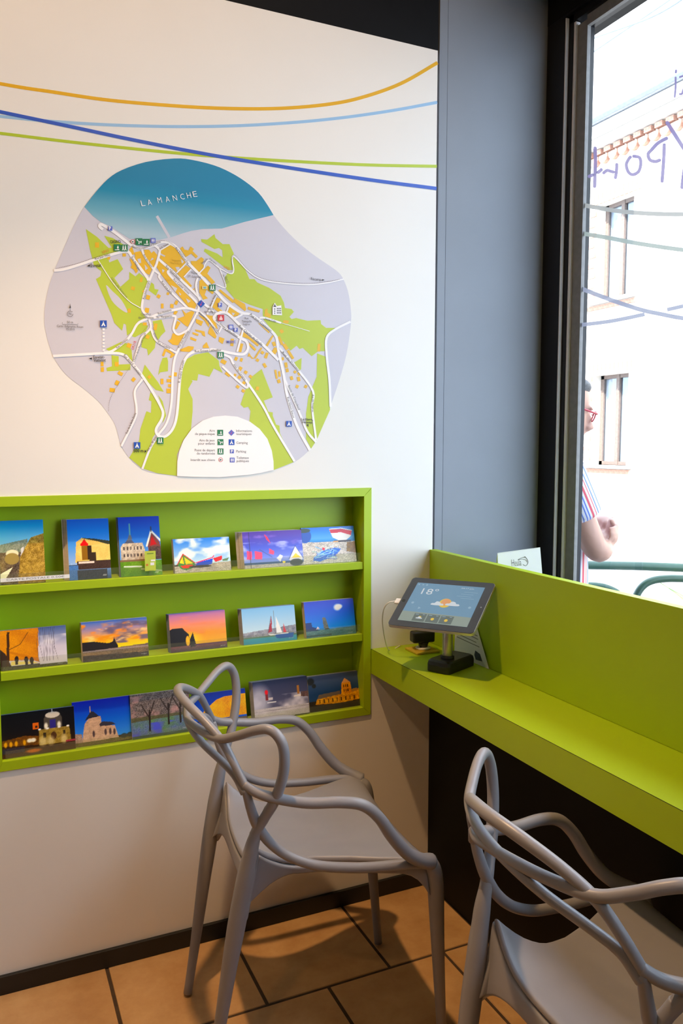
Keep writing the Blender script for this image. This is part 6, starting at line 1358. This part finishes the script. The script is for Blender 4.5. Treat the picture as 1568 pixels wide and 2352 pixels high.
def remesh(o, vox, smooth=4, f=0.5):
    r = o.modifiers.new('fuse', 'REMESH'); r.mode = 'VOXEL'; r.voxel_size = vox; r.use_smooth_shade = True
    s = o.modifiers.new('soften', 'SMOOTH'); s.iterations = smooth; s.factor = f
HR = Matrix.Rotation(math.radians(17), 3, 'Y')      # head bowed forward
HC = Vector((0.035, 0.0, 1.600))                    # head centre above the pavement
def hd_(x, y, z): return HC + HR @ Vector((x, y, z))
body = MB()
ball(body, hd_(-0.012, 0, 0.030), (0.098, 0.076, 0.092), HR); ball(body, hd_(0.020, 0, -0.035), (0.070, 0.064, 0.082), HR); ball(body, hd_(0.040, 0, -0.088), (0.042, 0.042, 0.030), HR)
ball(body, hd_(0.075, 0, -0.100), (0.022, 0.026, 0.018), HR)                                        # chin
body.tube([hd_(0.088, 0, 0.012), hd_(0.100, 0, -0.010), hd_(0.112, 0, -0.034), hd_(0.098, 0, -0.046)], [0.009, 0.011, 0.016, 0.012], 10)   # nose
ball(body, hd_(0.104, 0.012, -0.038), (0.010, 0.008, 0.009), HR); ball(body, hd_(0.104, -0.012, -0.038), (0.010, 0.008, 0.009), HR)
ball(body, hd_(0.086, 0, -0.066), (0.014, 0.026, 0.006), HR); ball(body, hd_(0.084, 0, -0.079), (0.013, 0.022, 0.007), HR)   # lips
ball(body, hd_(0.078, 0.032, 0.026), (0.014, 0.024, 0.008), HR); ball(body, hd_(0.078, -0.032, 0.026), (0.014, 0.024, 0.008), HR)  # brows
for s in (1, -1): ball(body, hd_(-0.010, s*0.077, -0.008), (0.018, 0.008, 0.030), HR)              # ears
body.tube([(0.010, 0, 1.540), (-0.005, 0, 1.47), (-0.02, 0, 1.40)], [0.056, 0.056, 0.075], 18)   # neck
ell_loft(body, [(0.88, 0.0, 0, 0.108, 0.163), (0.98, 0.004, 0, 0.108, 0.158), (1.10, 0.002, 0, 0.102, 0.155), (1.25, 0.0, 0, 0.102, 0.170), (1.36, -0.012, 0, 0.100, 0.178), (1.42, -0.020, 0, 0.075, 0.140), (1.45, -0.02, 0, 0.055, 0.07)])
ARMS = {-1: [(-0.015, -0.185, 1.385), (0.020, -0.220, 1.27), (0.085, -0.215, 1.125), (0.120, -0.195, 1.105), (0.158, -0.085, 1.130), (0.162, 0.030, 1.160), (0.155, 0.085, 1.170)],
        1: [(-0.015, 0.185, 1.385), (0.020, 0.220, 1.27), (0.085, 0.215, 1.130), (0.120, 0.195, 1.120), (0.178, 0.085, 1.165), (0.192, -0.030, 1.185), (0.185, -0.085, 1.175)]}
for s, P_ in ARMS.items():
    pts = catmull(P_, 5); n = len(pts)
    body.tube(pts, [0.052 - 0.026*(i/(n-1)) for i in range(n)], 14)
    # hand: palm and five separate fingers laid over the other arm
    w = Vector(P_[-1]); d = (Vector(P_[-1]) - Vector(P_[-2])).normalized(); up_ = Vector((0, 0, 1)); side_ = Vector((1, 0, 0))
    palm = w + d*0.045
    body.tube([w - d*0.01, w + d*0.03, palm + d*0.02], [0.024, 0.030, 0.026], 12, flat=((1, 0, 0), 0.6))
    for k, (oz, L_) in enumerate(((0.026, 0.066), (0.009, 0.074), (-0.008, 0.070), (-0.024, 0.056))):
        b_ = palm + d*0.012 + up_*oz
        body.tube([b_, b_ + d*L_*0.5 + side_*0.006, b_ + d*L_*0.85 - side_*0.012, b_ + d*L_ - side_*0.028], [0.0095, 0.009, 0.0085, 0.007], 8)
    tb = w + d*0.02 + up_*0.028
    body.tube([tb, tb + up_*0.010 + d*0.022, tb + up_*0.010 + d*0.050 - side_*0.010], [0.012, 0.011, 0.008], 8)
LEGS = {s: [(0.0, s*0.095, 0.92), (0.012, s*0.10, 0.70), (0.018, s*0.10, 0.50), (0.0, s*0.105, 0.28), (-0.015, s*0.11, 0.075)] for s in (1, -1)}
for s, P_ in LEGS.items():
    pts = catmull(P_, 5); n = len(pts); body.tube(pts, [0.088 - 0.050*(i/(n-1)) for i in range(n)], 14)
    body.tube([(-0.05, s*0.11, 0.035), (0.05, s*0.115, 0.032), (0.15, s*0.122, 0.022)], [0.034, 0.036, 0.024], 12)
bo = build('body', body, skin_m, man); remesh(bo, 0.0075, 3)
sh = MB()
ell_loft(sh, [(0.80, 0.0, 0, 0.126, 0.184), (0.88, 0.0, 0, 0.124, 0.182), (0.98, 0.006, 0, 0.124, 0.178), (1.10, 0.004, 0, 0.118, 0.178), (1.25, 0.0, 0, 0.118, 0.190), (1.36, -0.012, 0, 0.117, 0.197), (1.42, -0.020, 0, 0.092, 0.160), (1.455, -0.018, 0, 0.072, 0.085)])
for s, P_ in ARMS.items():
    pts = catmull(P_[:3], 6)[:9]; sh.tube([Vector((-0.02, s*0.12, 1.39))] + pts, [0.065] + [0.071]*len(pts), 16)
so_ = build('shirt', sh, shirt_mat(), man); remesh(so_, 0.010, 3)
col = MB(); col.tube([(0.055*math.cos(a)-0.008, 0.066*math.sin(a), 1.452+0.006*math.cos(a)) for a in [2*math.pi*k/20 for k in range(20)]], 0.013, 8, closed=True); build('collar', col, so_.data.materials[0], man, smooth=True)
tr = MB()
ell_loft(tr, [(0.74, 0.002, 0, 0.118, 0.170), (0.84, 0.0, 0, 0.128, 0.178), (0.93, 0.004, 0, 0.128, 0.172)])
for s, P_ in LEGS.items():
    pts = catmull(P_, 5); n = len(pts); tr.tube(pts, [0.100 - 0.040*(i/(n-1)) for i in range(n)], 16)
to_ = build('trousers', tr, trouser_m, man); remesh(to_, 0.011, 3)
for s in (1, -1):
    f_ = MB(); f_.tube([(-0.075, s*0.11, 0.045), (-0.03, s*0.11, 0.050), (0.06, s*0.115, 0.045), (0.14, s*0.122, 0.034), (0.18, s*0.124, 0.030)], [0.036, 0.044, 0.044, 0.040, 0.026], 16)
    build('shoe', f_, shoe_m, man, smooth=True)
hr = MB(); ball(hr, hd_(-0.030, 0, 0.048), (0.092, 0.082, 0.086), HR); ball(hr, hd_(-0.060, 0, 0.005), (0.060, 0.076, 0.075), HR); ball(hr, hd_(0.020, 0, 0.098), (0.050, 0.060, 0.030), HR)
for k in range(60):
    a = random.uniform(0, 2*math.pi); t = random.uniform(0.1, 1.3); q_ = hd_(-0.030 + 0.088*math.sin(t)*math.cos(a), 0.078*math.sin(t)*math.sin(a), 0.048 + 0.084*math.cos(t)); ball(hr, q_, (0.014, 0.012, 0.011), None, 5, 7)
ho = build('hair', hr, hair_m, man); remesh(ho, 0.008, 2)
gl_ = empty('glasses_anchor'); bpy.data.objects.remove(gl_)
gm = MB()
for s in (1, -1):
    ring = [hd_(0.108 + 0.004*math.cos(a) - 0.006*abs(s), s*0.034 + 0.026*math.cos(a), 0.004 + 0.019*math.sin(a)) for a in [2*math.pi*k/24 for k in range(24)]]
    gm.tube(ring, 0.0026, 8, closed=True)
    gm.tube([hd_(0.102, s*0.062, 0.012), hd_(0.060, s*0.078, 0.012), hd_(-0.010, s*0.083, 0.014), hd_(-0.030, s*0.083, 0.000)], [0.004, 0.0038, 0.003, 0.003], 8)
gm.tube([hd_(0.106, -0.010, 0.012), hd_(0.110, 0, 0.015), hd_(0.106, 0.010, 0.012)], 0.0026, 8)
build('glasses', gm, red_m, man, smooth=True)
